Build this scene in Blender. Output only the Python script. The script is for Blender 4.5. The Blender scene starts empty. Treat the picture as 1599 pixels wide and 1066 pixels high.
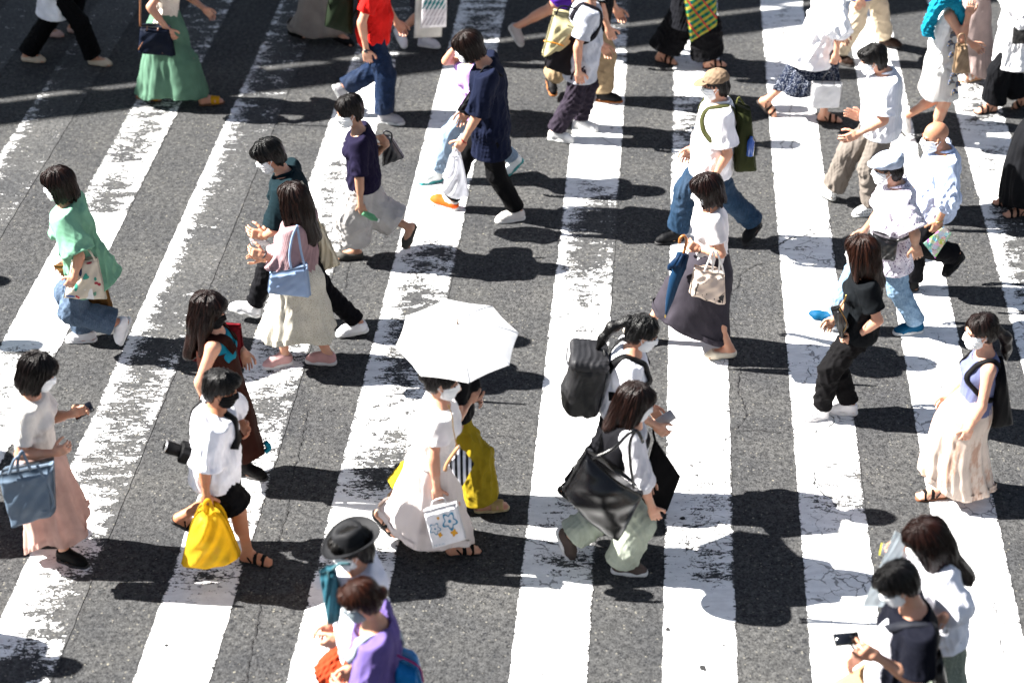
import bpy, math, random
import numpy as np
from mathutils.bvhtree import BVHTree
from mathutils import Vector
R = math.radians
S = bpy.context.scene
COL = S.collection

# ---------------------------------------------------------------- camera
IW, IH, FPX = 1599.0, 1066.0, 3000.0          # photo size and focal length in photo pixels
TH, CH = R(33.0), 8.35                          # pitch below horizontal, lens height above the road
cd = bpy.data.cameras.new("Camera"); cam = bpy.data.objects.new("Camera", cd); COL.objects.link(cam)
cam.location = (0, 0, CH); cam.rotation_euler = (R(90) - TH, 0, 0)
cd.sensor_fit = 'HORIZONTAL'; cd.sensor_width = 36; cd.lens = 36 * FPX / IW
cd.clip_start = 0.1; cd.clip_end = 800
cd.dof.use_dof = True; cd.dof.focus_distance = 14.6; cd.dof.aperture_fstop = 1.15
S.camera = cam

# ---------------------------------------------------------------- sky, sun, exposure
SUN_EL = R(41.0)
SUN_DIR = Vector((1.0, -0.11, 0)).normalized()  # way the light travels over the ground
w = bpy.data.worlds.new("World"); S.world = w; w.use_nodes = True
nt = w.node_tree; bg = nt.nodes["Background"]
sky = nt.nodes.new("ShaderNodeTexSky"); sky.sky_type = 'NISHITA'; sky.sun_disc = False
sky.sun_elevation = SUN_EL
sky.sun_rotation = math.atan2(-SUN_DIR.x, -SUN_DIR.y)
sky.air_density = 1.0; sky.dust_density = 0.6; sky.ozone_density = 1.0
hs_ = nt.nodes.new('ShaderNodeHueSaturation'); hs_.inputs['Saturation'].default_value = .72
nt.links.new(sky.outputs[0], hs_.inputs['Color']); nt.links.new(hs_.outputs[0], bg.inputs[0]); bg.inputs[1].default_value = 0.027
ld = bpy.data.lights.new("Sun", 'SUN'); sun = bpy.data.objects.new("Sun", ld); COL.objects.link(sun)
ld.energy = 5.0; ld.angle = R(0.5); ld.color = (1.0, 0.965, 0.91)
_t = Vector((SUN_DIR.x * math.cos(SUN_EL), SUN_DIR.y * math.cos(SUN_EL), -math.sin(SUN_EL)))
sun.rotation_euler = _t.to_track_quat('-Z', 'Y').to_euler()
sun.location = (-20, 20, 25)
S.view_settings.view_transform = 'Standard'; S.view_settings.look = 'None'
S.view_settings.exposure = 2.5; S.view_settings.gamma = 1.0
S.view_settings.use_curve_mapping = False
S.cycles.max_bounces = 5; S.cycles.diffuse_bounces = 3; S.cycles.glossy_bounces = 2
S.cycles.transmission_bounces = 3; S.cycles.transparent_max_bounces = 6
S.cycles.use_denoising = True

# ---------------------------------------------------------------- photo pixel -> place in the street
_c, _s = math.cos(TH), math.sin(TH)
def ray(u, v):
    a = (u - IW / 2) / FPX; b = (IH / 2 - v) / FPX
    return np.array((a, _c + b * _s, -_s + b * _c))
CAMP = np.array((0, 0, CH))
def at_z(u, v, z=0.0):
    d = ray(u, v); return CAMP + d * ((z - CH) / d[2])
def at_y(u, v, y):
    d = ray(u, v); return CAMP + d * (y / d[1])
def vec(*a): return np.array(a, float)
def unit(a):
    a = np.asarray(a, float); return a / (np.linalg.norm(a) + 1e-12)

# ---------------------------------------------------------------- materials
def lin(h):
    h = h.lstrip('#'); o = []
    for i in (0, 2, 4):
        c = int(h[i:i + 2], 16) / 255
        o.append(c / 12.92 if c <= .04045 else ((c + .055) / 1.055) ** 2.4)
    return (*o, 1.0)
MATS = {}
class NT:
    def __init__(s, name):
        s.m = bpy.data.materials.new(name); s.m.use_nodes = True
        s.t = s.m.node_tree; s.p = s.t.nodes["Principled BSDF"]; s.out = s.t.nodes["Material Output"]
    def n(s, typ, **kw):
        k = s.t.nodes.new("ShaderNode" + typ)
        for a, b in kw.items():
            if a.startswith('i_'):
                key = a[2:].replace('_', ' ')
                k.inputs[key].default_value = b
            else: setattr(k, a, b)
        return k
    def l(s, a, b): s.t.links.new(a, b)
    def math(s, op, a, b=None, clamp=False):
        k = s.t.nodes.new("ShaderNodeMath"); k.operation = op; k.use_clamp = clamp
        for i, x in enumerate((a, b)):
            if x is None: continue
            if isinstance(x, (int, float)): k.inputs[i].default_value = x
            else: s.l(x, k.inputs[i])
        return k.outputs[0]
    def mix(s, f, a, b, typ='MIX'):
        k = s.t.nodes.new("ShaderNodeMix"); k.data_type = 'RGBA'; k.blend_type = typ
        for sock, x in ((k.inputs[0], f), (k.inputs[6], a), (k.inputs[7], b)):
            if isinstance(x, (int, float)): sock.default_value = x
            elif isinstance(x, tuple): sock.default_value = x
            else: s.l(x, sock)
        return k.outputs[2]
    def ramp(s, x, lo, hi):
        k = s.t.nodes.new("ShaderNodeMapRange"); s.l(x, k.inputs[0])
        k.inputs[1].default_value = lo; k.inputs[2].default_value = hi; return k.outputs[0]
    def co(s, scale=(1, 1, 1), kind='Object'):
        c = s.n('TexCoord'); mp = s.n('Mapping'); mp.inputs['Scale'].default_value = scale
        s.l(c.outputs[kind], mp.inputs[0]); return mp.outputs[0]
    def noise(s, vecs, scale, detail=3, rough=.55):
        k = s.n('TexNoise', i_Scale=scale, i_Detail=detail, i_Roughness=rough); s.l(vecs, k.inputs[0]); return k
    def vor(s, vecs, scale, feature='F1', rnd=1.0):
        k = s.n('TexVoronoi', feature=feature, i_Scale=scale, i_Randomness=rnd); s.l(vecs, k.inputs['Vector']); return k
    def bump(s, h, strength=.3, dist=.004):
        k = s.n('Bump'); k.inputs['Strength'].default_value = strength; k.inputs['Distance'].default_value = dist
        s.l(h, k.inputs['Height']); s.l(k.outputs[0], s.p.inputs['Normal'])
def fab(col, pat=None, col2=None, rough=.85, sc=1.0, spec=.08, bump=.35):
    """cloth, leather, rubber, paper: one procedural material per colour and pattern"""
    key = (col, pat, col2, rough, sc, spec)
    if key in MATS: return MATS[key]
    b = NT(f"{pat or 'cloth'} {col}"); p = b.p
    dim = lambda c: tuple(x * (.48 + .46 * max(c[:3]) ** .5) for x in c[:3]) + (1,)
    c1 = dim(lin(col)); c2 = dim(lin(col2)) if col2 else tuple(x * .5 for x in c1[:3]) + (1,)
    co = b.co()
    n1 = b.noise(co, 7, 4)
    dark = tuple(x * .8 for x in c1[:3]) + (1,); lite = tuple(min(1, x * 1.1) for x in c1[:3]) + (1,)
    base = b.mix(b.ramp(n1.outputs[0], .3, .7), dark, lite)
    h = b.noise(co, 260, 2).outputs[0]
    if pat in ('stripe', 'vstripe', 'dstripe', 'hstripe', 'check', 'plaid', 'rib', 'crochet'):
        sx = {'stripe': (1, 0, 0), 'vstripe': (1, .35, 0), 'dstripe': (.75, 0, .62), 'hstripe': (0, 0, 1)}.get(pat, (1, .5, 0))
        sep = b.n('SeparateXYZ'); b.l(co, sep.inputs[0])
        def wave(ax, s):
            a = b.math('ADD', b.math('ADD', b.math('MULTIPLY', sep.outputs[0], ax[0]), b.math('MULTIPLY', sep.outputs[1], ax[1])), b.math('MULTIPLY', sep.outputs[2], ax[2]))
            return b.math('SINE', b.math('MULTIPLY', a, s))
        if pat == 'check':
            a = b.math('MULTIPLY', b.math('GREATER_THAN', wave((1, .4, 0), 240 * sc), .2), b.math('GREATER_THAN', wave((0, 0, 1), 240 * sc), .2))
            base = b.mix(a, base, c2)
        elif pat == 'plaid':
            a = b.math('GREATER_THAN', wave((.8, 0, .6), 100 * sc), 0.1); d = b.math('GREATER_THAN', wave((-.6, 0, .8), 100 * sc), 0.1)
            base = b.mix(a, base, c2); base = b.mix(b.math('MULTIPLY', d, .55), base, lin('b8a020'))
            e = b.math('GREATER_THAN', wave((.8, 0, .6), 50 * sc), .93); base = b.mix(e, base, lin('a03030'))
        elif pat in ('rib', 'crochet'):
            h = wave((1, .7, 0), 520 * sc)
            if pat == 'crochet':
                h = b.math('MULTIPLY', h, wave((0, 0, 1), 420))
            base = b.mix(b.math('MULTIPLY', b.ramp(h, -1, 1), .4), c2, base) if col2 else base
        else:
            base = b.mix(b.math('GREATER_THAN', wave(sx, 200 * sc), 0.0), base, c2)
    elif pat in ('dots', 'fleck', 'floral', 'leaf'):
        v = b.vor(co, 55 * sc)
        if pat == 'floral':
            cx = b.n('SeparateColor'); b.l(v.outputs['Color'], cx.inputs[0])
            m = b.math('MULTIPLY', b.math('LESS_THAN', v.outputs['Distance'], .38), b.math('GREATER_THAN', cx.outputs[0], .45))
            base = b.mix(m, base, c2)
            m2 = b.math('MULTIPLY', b.math('LESS_THAN', v.outputs['Distance'], .4), b.math('GREATER_THAN', cx.outputs[1], .8))
            base = b.mix(m2, base, lin('b09030'))
        else:
            base = b.mix(b.math('LESS_THAN', v.outputs['Distance'], .33 if pat == 'dots' else .27), base, c2)
    elif pat == 'denim':
        n2 = b.noise(b.co((1, 1, .25)), 160, 3); n3 = b.noise(co, 3.5, 3)
        base = b.mix(b.ramp(n2.outputs[0], .35, .7), base, c2)
        base = b.mix(b.math('MULTIPLY', b.ramp(n3.outputs[0], .45, .75), .45), base, tuple(min(1, x * 1.9 + .04) for x in c1[:3]) + (1,))
    elif pat == 'print':
        n2 = b.noise(b.co((2, 2, .6)), 5, 4, .7); base = b.mix(b.ramp(n2.outputs[0], .52, .62), base, c2)
    elif pat == 'collage':
        v = b.vor(co, 26 * sc); base = b.mix(.75, base, v.outputs['Color'])
        v2 = b.noise(co, 90, 2); base = b.mix(b.ramp(v2.outputs[0], .5, .62), base, lin('ddd8cf'))
    elif pat == 'felt':
        h = b.noise(co, 420, 3).outputs[0]
    b.l(base, p.inputs['Base Color'])
    p.inputs['Roughness'].default_value = rough
    p.inputs['Specular IOR Level'].default_value = spec
    if pat == 'leather':
        v = b.vor(co, 300); n2 = b.noise(co, 18, 4); h = b.math('ADD', v.outputs['Distance'], b.math('MULTIPLY', n2.outputs[0], 2.2))
        b.bump(h, .2, .002)
    elif pat == 'film':                                # thin plastic bag that lets light through
        tr = b.n('BsdfTranslucent'); b.l(base, tr.inputs[0]); mx = b.n('MixShader'); mx.inputs[0].default_value = .55
        n2 = b.noise(b.co((1, 1, .35)), 30, 3); b.bump(n2.outputs[0], .5, .01)
        tp = b.n('BsdfTransparent'); tp.inputs[0].default_value = c1; m2 = b.n('MixShader'); m2.inputs[0].default_value = .2
        b.l(p.outputs[0], mx.inputs[1]); b.l(tr.outputs[0], mx.inputs[2]); b.l(mx.outputs[0], m2.inputs[1]); b.l(tp.outputs[0], m2.inputs[2])
        b.l(m2.outputs[0], b.out.inputs[0])
    elif pat == 'sheet':                               # thin sunlit cloth
        tr = b.n('BsdfTranslucent'); b.l(base, tr.inputs[0]); mx = b.n('MixShader'); mx.inputs[0].default_value = .3
        b.l(p.outputs[0], mx.inputs[1]); b.l(tr.outputs[0], mx.inputs[2]); b.l(mx.outputs[0], b.out.inputs[0])
    else:
        n2 = b.noise(b.co((1, 1, .5)), 38, 3)
        b.bump(b.math('ADD', b.math('MULTIPLY', h, .35), n2.outputs[0]), bump, .006)
    MATS[key] = b.m; return b.m
def skin_mat(col):
    key = ('skin', col)
    if key in MATS: return MATS[key]
    b = NT("skin " + col); c = tuple(x * .72 for x in lin(col)[:3]) + (1,); co = b.co()
    n1 = b.noise(co, 14, 3)
    red = (c[0], c[1] * .8, c[2] * .74, 1)
    b.l(b.mix(b.ramp(n1.outputs[0], .35, .75), c, red), b.p.inputs['Base Color'])
    b.p.inputs['Roughness'].default_value = .48; b.p.inputs['Specular IOR Level'].default_value = .35
    b.p.inputs['Subsurface Weight'].default_value = .12
    b.p.inputs['Subsurface Radius'].default_value = (.012, .004, .002); b.p.inputs['Subsurface Scale'].default_value = 1.0
    n2 = b.noise(co, 220, 2); b.bump(n2.outputs[0], .15, .002)
    MATS[key] = b.m; return b.m
def hair_mat(col):
    key = ('hair', col)
    if key in MATS: return MATS[key]
    b = NT("hair " + col); c = lin(col)
    at = b.n('Attribute', attribute_name='strand')
    mp = b.n('Mapping'); mp.inputs['Scale'].default_value = (1, 1, .16); b.l(at.outputs['Vector'], mp.inputs[0])
    n1 = b.noise(mp.outputs[0], 75, 4, .75); n2 = b.noise(mp.outputs[0], 18, 2)
    f = b.math('ADD', b.math('MULTIPLY', b.ramp(n1.outputs[0], .32, .68), .6), b.math('MULTIPLY', b.ramp(n2.outputs[0], .3, .7), .4))
    b.l(b.mix(f, tuple(x * .06 for x in c[:3]) + (1,), tuple(x * .6 for x in c[:3]) + (1,)), b.p.inputs['Base Color'])
    b.p.inputs['Roughness'].default_value = .33; b.p.inputs['Specular IOR Level'].default_value = .22
    b.bump(n1.outputs[0], 1.0, .012)
    MATS[key] = b.m; return b.m
def plain(col, rough=.4, metal=0.0, name='plain'):
    key = (name, col, rough, metal)
    if key in MATS: return MATS[key]
    b = NT(f"{name} {col}"); c = tuple(x * .75 for x in lin(col)[:3]) + (1,); n = b.noise(b.co(), 30, 3)
    b.l(b.mix(b.ramp(n.outputs[0], .3, .7), tuple(x * .88 for x in c[:3]) + (1,), c), b.p.inputs['Base Color'])
    b.p.inputs['Roughness'].default_value = rough; b.p.inputs['Metallic'].default_value = metal
    MATS[key] = b.m; return b.m

# ---------------------------------------------------------------- mesh plumbing
def mesh_from(name, V, Fq, mat, smooth=True, attr=None):
    V = np.ascontiguousarray(V, np.float32); me = bpy.data.meshes.new(name)
    polys = [np.asarray(f, np.int32) for f in (Fq if isinstance(Fq, (list, tuple)) and len(Fq) and getattr(Fq[0], 'ndim', 1) == 2 else [Fq])]
    me.vertices.add(len(V)); me.vertices.foreach_set('co', V.ravel())
    nl = sum(p.size for p in polys); npoly = sum(len(p) for p in polys)
    me.loops.add(nl); me.polygons.add(npoly)
    me.loops.foreach_set('vertex_index', np.concatenate([p.ravel() for p in polys]))
    tot = np.concatenate([np.full(len(p), p.shape[1], np.int32) for p in polys])
    me.polygons.foreach_set('loop_start', np.concatenate([[0], np.cumsum(tot)[:-1]]).astype(np.int32))
    if smooth: me.polygons.foreach_set('use_smooth', np.ones(npoly, bool))
    if attr is not None:
        for k, a in attr.items():
            a = np.asarray(a, np.float32)
            if a.ndim == 2: at = me.attributes.new(k, 'FLOAT_VECTOR', 'POINT'); at.data.foreach_set('vector', a.ravel())
            else: at = me.attributes.new(k, 'FLOAT', 'POINT'); at.data.foreach_set('value', a)
    me.update(calc_edges=True)
    for m in (mat if isinstance(mat, list) else [mat]): me.materials.append(m)
    return me
def put(name, V, F, mat, base=(0, 0, 0), parent=None, smooth=True, attr=None):
    """link one mesh; V in street coordinates, its origin at base"""
    base = np.asarray(base, float)
    o = bpy.data.objects.new(name, mesh_from(name, np.asarray(V) - base, F, mat, smooth, attr)); COL.objects.link(o)
    if parent: o.parent = parent
    else: o.location = base
    return o
def tag(o, label=None, cat=None, group=None, kind=None):
    if label: o['label'] = label
    if cat: o['category'] = cat
    if group: o['group'] = group
    if kind: o['kind'] = kind
    return o
def empty(name, base, label, cat, group=None):
    o = bpy.data.objects.new(name, None); COL.objects.link(o); o.location = base; o.empty_display_size = .2
    return tag(o, label, cat, group)
class MB:
    """gathers pieces of one part"""
    def __init__(s): s.V = []; s.Q = []; s.T = []; s.n = 0
    def add(s, V, Q=None, T=None):
        V = np.asarray(V, float)
        if Q is not None and len(Q): s.Q.append(np.asarray(Q, int) + s.n)
        if T is not None and len(T): s.T.append(np.asarray(T, int) + s.n)
        s.V.append(V); s.n += len(V); return s
    def faces(s):
        f = []
        if s.Q: f.append(np.concatenate(s.Q))
        if s.T: f.append(np.concatenate(s.T))
        return f
    def put(s, name, mat, base=(0, 0, 0), parent=None, smooth=True):
        return put(name, np.concatenate(s.V), s.faces(), mat, base, parent, smooth)
    def box(s, c, half, ax=None):
        ax = np.eye(3) if ax is None else np.asarray(ax); h = np.asarray(half)
        sg = np.array([(-1, -1, -1), (1, -1, -1), (1, 1, -1), (-1, 1, -1), (-1, -1, 1), (1, -1, 1), (1, 1, 1), (-1, 1, 1)])
        return s.add(np.asarray(c) + (sg * h) @ ax, [(0, 3, 2, 1), (4, 5, 6, 7), (0, 1, 5, 4), (1, 2, 6, 5), (2, 3, 7, 6), (3, 0, 4, 7)])
    def tube(s, pts, r, n=8, flat=None, sm=3):
        """swept round (or flattened: flat=(normal, ratio)) bar through pts"""
        P = np.asarray(pts, float)
        if sm > 1 and len(P) > 2:
            Q = np.vstack([2 * P[0] - P[1], P, 2 * P[-1] - P[-2]]); o = []
            for i in range(1, len(Q) - 2):
                for t in np.linspace(0, 1, sm, endpoint=False):
                    a, b_, c, d = Q[i - 1:i + 3]
                    o.append(.5 * ((2 * b_) + (c - a) * t + (2 * a - 5 * b_ + 4 * c - d) * t * t + (3 * b_ - a - 3 * c + d) * t ** 3))
            P = np.vstack([o, P[-1:]])
        m = len(P); rr = np.interp(np.linspace(0, 1, m), np.linspace(0, 1, len(r)), r) if np.ndim(r) else np.full(m, r)
        T = np.gradient(P, axis=0); T /= np.linalg.norm(T, axis=1)[:, None] + 1e-12
        up = unit(flat[0]) if flat else (vec(0, 0, 1) if abs(T[0][2]) < .9 else vec(1, 0, 0))
        V = []
        a = np.linspace(0, 2 * np.pi, n, endpoint=False)
        for i in range(m):
            x = np.cross(T[i], up); x = x if np.linalg.norm(x) > 1e-6 else np.cross(T[i], vec(1, .3, .2)); x = unit(x); y = np.cross(x, T[i])
            if not flat: up = y
            V.append(P[i] + rr[i] * (np.outer(np.cos(a), x) + np.outer(np.sin(a), y) * (flat[1] if flat else 1)))
        V = np.vstack(V); Q = []
        for i in range(m - 1):
            for j in range(n):
                k = (j + 1) % n; Q.append((i * n + j, i * n + k, (i + 1) * n + k, (i + 1) * n + j))
        c0 = len(V); V = np.vstack([V, P[:1], P[-1:]])
        T_ = [(c0, (j + 1) % n, j) for j in range(n)] + [(c0 + 1, (m - 1) * n + j, (m - 1) * n + (j + 1) % n) for j in range(n)]
        return s.add(V, Q, T_)
    def lathe(s, prof, c, ax=None, n=32, sx=1, sy=1, fn=None):
        """prof: list of (r, z) turned about the local z axis"""
        ax = np.eye(3) if ax is None else np.asarray(ax); a = np.linspace(0, 2 * np.pi, n, endpoint=False); V = []
        for r, z in prof: V.append(np.stack([r * sx * np.cos(a), r * sy * np.sin(a), np.full(n, z)], 1))
        V = np.vstack(V)
        if fn is not None: V = fn(V)
        Q = [(i * n + j, i * n + (j + 1) % n, (i + 1) * n + (j + 1) % n, (i + 1) * n + j) for i in range(len(prof) - 1) for j in range(n)]
        return s.add(np.asarray(c) + V @ ax, Q)

# ---------------------------------------------------------------- soft solids: a distance grid and its surface
class Grid:
    def __init__(s, lo, hi, h):
        s.h = h; s.lo = np.asarray(lo, float) - 2 * h; s.n = np.ceil((np.asarray(hi) + 2 * h - s.lo) / h).astype(int) + 1
        s.D = np.full(s.n, .3, np.float32)
        s.ax = [(s.lo[i] + h * np.arange(s.n[i])).astype(np.float32) for i in range(3)]
    def sub(s, lo, hi):
        a = np.clip(np.floor((lo - s.lo) / s.h).astype(int), 0, s.n); b = np.clip(np.ceil((hi - s.lo) / s.h).astype(int) + 1, 0, s.n)
        if (b <= a).any(): return None
        sl = tuple(slice(a[i], b[i]) for i in range(3))
        return sl, s.ax[0][sl[0]][:, None, None], s.ax[1][sl[1]][None, :, None], s.ax[2][sl[2]][None, None, :]
    def add(s, p):
        k = p.get('k', .02); lo, hi = bounds(p); q = s.sub(lo - k - 3 * s.h, hi + k + 3 * s.h)
        if q is None: return
        sl, x, y, z = q; d = dist(p, x, y, z); cur = s.D[sl]
        if p.get('op') == 'sub':
            d = -d; h = np.maximum(k - np.abs(d - cur), 0) / k; s.D[sl] = np.maximum(d, cur) + h * h * k * .25
        else:
            h = np.maximum(k - np.abs(d - cur), 0) / k; s.D[sl] = np.minimum(d, cur) - h * h * k * .25
    def cut(s, p, n):
        n = unit(n); s.D = np.maximum(s.D, (s.ax[0][:, None, None] - p[0]) * n[0] + (s.ax[1][None, :, None] - p[1]) * n[1] + (s.ax[2][None, None, :] - p[2]) * n[2]).astype(np.float32)
    def surface(s, relax=1):
        D = s.D; I = D < 0; n = s.n
        if not I.any(): return np.zeros((0, 3)), np.zeros((0, 4), int)
        any_ = np.zeros(n - 1, bool); all_ = np.ones(n - 1, bool)
        cs = [(i, j, k) for i in (0, 1) for j in (0, 1) for k in (0, 1)]
        for i, j, k in cs:
            b = I[i:n[0] - 1 + i, j:n[1] - 1 + j, k:n[2] - 1 + k]; any_ |= b; all_ &= b
        C = np.argwhere(any_ & ~all_); idx = np.full(n - 1, -1, np.int64); idx[tuple(C.T)] = np.arange(len(C))
        val = {c: D[C[:, 0] + c[0], C[:, 1] + c[1], C[:, 2] + c[2]] for c in cs}
        acc = np.zeros((len(C), 3)); cnt = np.zeros(len(C))
        for c in cs:
            for a in range(3):
                if c[a]: continue
                e = list(c); e[a] = 1; v0, v1 = val[c], val[tuple(e)]; m = (v0 < 0) != (v1 < 0)
                t = np.where(m, v0 / np.where(m, v0 - v1, 1), 0)
                for b in range(3): acc[:, b] += np.where(m, c[b] + (t if b == a else 0), 0)
                cnt += m
        V = s.lo + s.h * (C + acc / cnt[:, None]); Q = []
        for a in range(3):
            b, c = (a + 1) % 3, (a + 2) % 3
            A0 = [slice(1, -1)] * 3; A0[a] = slice(0, -1); A1 = list(A0); A1[a] = slice(1, None)
            i0, i1 = I[tuple(A0)], I[tuple(A1)]; X = np.argwhere(i0 != i1); fl = i0[tuple(X.T)]
            off = np.ones(3, int); off[a] = 0; X = X + off
            def cell(db, dc):
                Y = X.copy(); Y[:, b] -= db; Y[:, c] -= dc; return idx[tuple(Y.T)]
            q = np.stack([cell(1, 1), cell(0, 1), cell(0, 0), cell(1, 0)], 1)
            q[~fl] = q[~fl][:, ::-1]; Q.append(q)
        Q = np.concatenate(Q)
        for _ in range(relax):
            A = np.zeros_like(V); N = np.zeros(len(V))
            ii = np.concatenate([Q[:, 0], Q[:, 1], Q[:, 2], Q[:, 3]]); jj = np.concatenate([Q[:, 1], Q[:, 2], Q[:, 3], Q[:, 0]])
            for b in range(3): A[:, b] = np.bincount(ii, V[jj, b], len(V)) + np.bincount(jj, V[ii, b], len(V))
            N = np.bincount(ii, minlength=len(V)) + np.bincount(jj, minlength=len(V)); V = .5 * V + .5 * A / np.maximum(N, 1)[:, None]
        return V, Q
def dist(p, x, y, z):
    t = p['t']
    if t == 'c':
        a, b = p['a'], p['b']; qx, qy, qz = x - a[0], y - a[1], z - a[2]; ab = b - a; L = ab @ ab + 1e-9
        f = p.get('flat')
        if f is not None:
            n, s_ = f; g = (qx * n[0] + qy * n[1] + qz * n[2]) * (1 - 1 / s_); qx = qx - g * n[0]; qy = qy - g * n[1]; qz = qz - g * n[2]
        h = np.clip((qx * ab[0] + qy * ab[1] + qz * ab[2]) / L, 0, 1)
        d = np.sqrt((qx - h * ab[0]) ** 2 + (qy - h * ab[1]) ** 2 + (qz - h * ab[2]) ** 2) - (p['ra'] + h * (p['rb'] - p['ra']))
    else:
        c, A, r = p['c'], p['A'], p['r']; qx, qy, qz = x - c[0], y - c[1], z - c[2]
        l = [qx * A[i][0] + qy * A[i][1] + qz * A[i][2] for i in range(3)]
        if t == 'e':
            k0 = np.sqrt(sum((l[i] / r[i]) ** 2 for i in range(3))); k1 = np.sqrt(sum((l[i] / r[i] ** 2) ** 2 for i in range(3))) + 1e-6
            d = k0 * (k0 - 1) / k1
        else:
            ro = p['ro']; q = [np.abs(l[i]) - (r[i] - ro) for i in range(3)]
            d = np.sqrt(sum(np.maximum(e, 0) ** 2 for e in q)) + np.minimum(np.maximum(np.maximum(q[0], q[1]), q[2]), 0) - ro
    for o, n in p.get('pl', ()): d = np.maximum(d, (x - o[0]) * n[0] + (y - o[1]) * n[1] + (z - o[2]) * n[2])
    return d
def bounds(p):
    if p['t'] == 'c':
        r = max(p['ra'], p['rb']); r = r * max(1, p['flat'][1]) if p.get('flat') is not None else r
        return np.minimum(p['a'], p['b']) - r, np.maximum(p['a'], p['b']) + r
    e = np.abs(np.asarray(p['A'])).T @ np.asarray(p['r']); return p['c'] - e, p['c'] + e
def cap(a, b, ra, rb=None, k=.02, flat=None, pl=(), op=None):
    return dict(t='c', a=np.asarray(a, float), b=np.asarray(b, float), ra=ra, rb=ra if rb is None else rb, k=k, flat=flat, pl=pl, op=op)
def ell(c, A, r, k=.02, pl=(), op=None): return dict(t='e', c=np.asarray(c, float), A=np.asarray(A, float), r=r, k=k, pl=pl, op=op)
def rbox(c, A, r, ro, k=.01, pl=(), op=None): return dict(t='b', c=np.asarray(c, float), A=np.asarray(A, float), r=r, ro=ro, k=k, pl=pl, op=op)
def solid(prims, h, cuts=(), relax=1):
    ad = [p for p in prims if p.get('op') != 'sub']; B = [bounds(p) for p in ad]
    g = Grid(np.min([b[0] for b in B], 0), np.max([b[1] for b in B], 0), h)
    for p in prims: g.add(p)
    for o, n in cuts: g.cut(o, n)
    return g.surface(relax)
def normals(V, Q):
    n = np.cross(V[Q[:, 2]] - V[Q[:, 0]], V[Q[:, 3]] - V[Q[:, 1]]); N = np.zeros_like(V)
    for i in range(Q.shape[1]):
        for b in range(3): N[:, b] += np.bincount(Q[:, i], n[:, b], len(V))
    return N / (np.linalg.norm(N, axis=1)[:, None] + 1e-12)
def folds(V, Q, amp, seed, wl=.09, drape=.45, mask=None):
    """cloth wrinkles: warped ridges pushed along the surface normal"""
    if not len(V) or amp == 0: return V
    r = np.random.RandomState(seed); P = V * vec(1, 1, drape); f = np.zeros(len(V))
    wp = np.stack([np.sin(P @ r.normal(0, 9, 3) + r.rand() * 6) for _ in range(3)], 1) * .03
    P = P + wp
    for i in range(6):
        k = r.normal(size=3); k = k / np.linalg.norm(k) * 2 * np.pi / (wl * r.uniform(.6, 1.9)); s_ = np.sin(P @ k + r.rand() * 6.28)
        e = np.sin(P @ (k[[1, 2, 0]] * .35) + r.rand() * 6)
        f += (1 - 2 * np.abs(s_)) * (.5 + .5 * e) * .5
    f = f / 1.6
    if mask is not None: f = f * mask
    return V + normals(V, Q) * (amp * f)[:, None]
# ---------------------------------------------------------------- road
def asphalt_nodes(b, co):
    v1 = b.vor(co, 95); v2 = b.vor(co, 48); nz = b.noise(co, 60, 4, .7); big = b.noise(co, 1.6, 4, .6)
    c1 = b.n('SeparateColor'); b.l(v1.outputs['Color'], c1.inputs[0]); c2 = b.n('SeparateColor'); b.l(v2.outputs['Color'], c2.inputs[0])
    g = b.math('ADD', b.math('MULTIPLY', c1.outputs[0], .30), b.math('ADD', b.math('MULTIPLY', b.ramp(nz.outputs[0], .36, .64), .38), b.math('MULTIPLY', b.ramp(b.noise(co, 24, 3, .6).outputs[0], .38, .64), .34)))
    base = b.mix(g, (.003, .0034, .0044, 1), (.089, .0895, .090, 1))
    dirt = b.mix(b.ramp(big.outputs[0], .3, .7), (.74, .75, .78, 1), (1.16, 1.14, 1.1, 1)); base = b.mix(1.0, base, dirt, 'MULTIPLY')
    pit = b.math('MULTIPLY', b.math('GREATER_THAN', c2.outputs[1], .9), b.math('LESS_THAN', v2.outputs['Distance'], .42))
    base = b.mix(b.math('MULTIPLY', pit, .75), base, (.014, .015, .018, 1))
    st = b.math('MULTIPLY', b.math('GREATER_THAN', c2.outputs[0], .935), b.math('LESS_THAN', v2.outputs['Distance'], .34))
    base = b.mix(st, base, (.12, .115, .10, 1))
    v3 = b.vor(co, 16); c3 = b.n('SeparateColor'); b.l(v3.outputs['Color'], c3.inputs[0])
    st2 = b.math('MULTIPLY', b.math('GREATER_THAN', c3.outputs[0], .955), b.math('LESS_THAN', v3.outputs['Distance'], .13))
    base = b.mix(st2, base, (.17, .16, .13, 1))
    h = b.math('ADD', b.math('MULTIPLY', v1.outputs['Distance'], -.7), b.math('ADD', nz.outputs[0], b.math('MULTIPLY', pit, -.9)))
    return base, h
def road_material():
    b = NT("asphalt"); co = b.co(); c, h = asphalt_nodes(b, co); b.l(c, b.p.inputs['Base Color'])
    b.p.inputs['Roughness'].default_value = .85; b.p.inputs['Specular IOR Level'].default_value = .08; b.bump(h, .55, .006); return b.m
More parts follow.
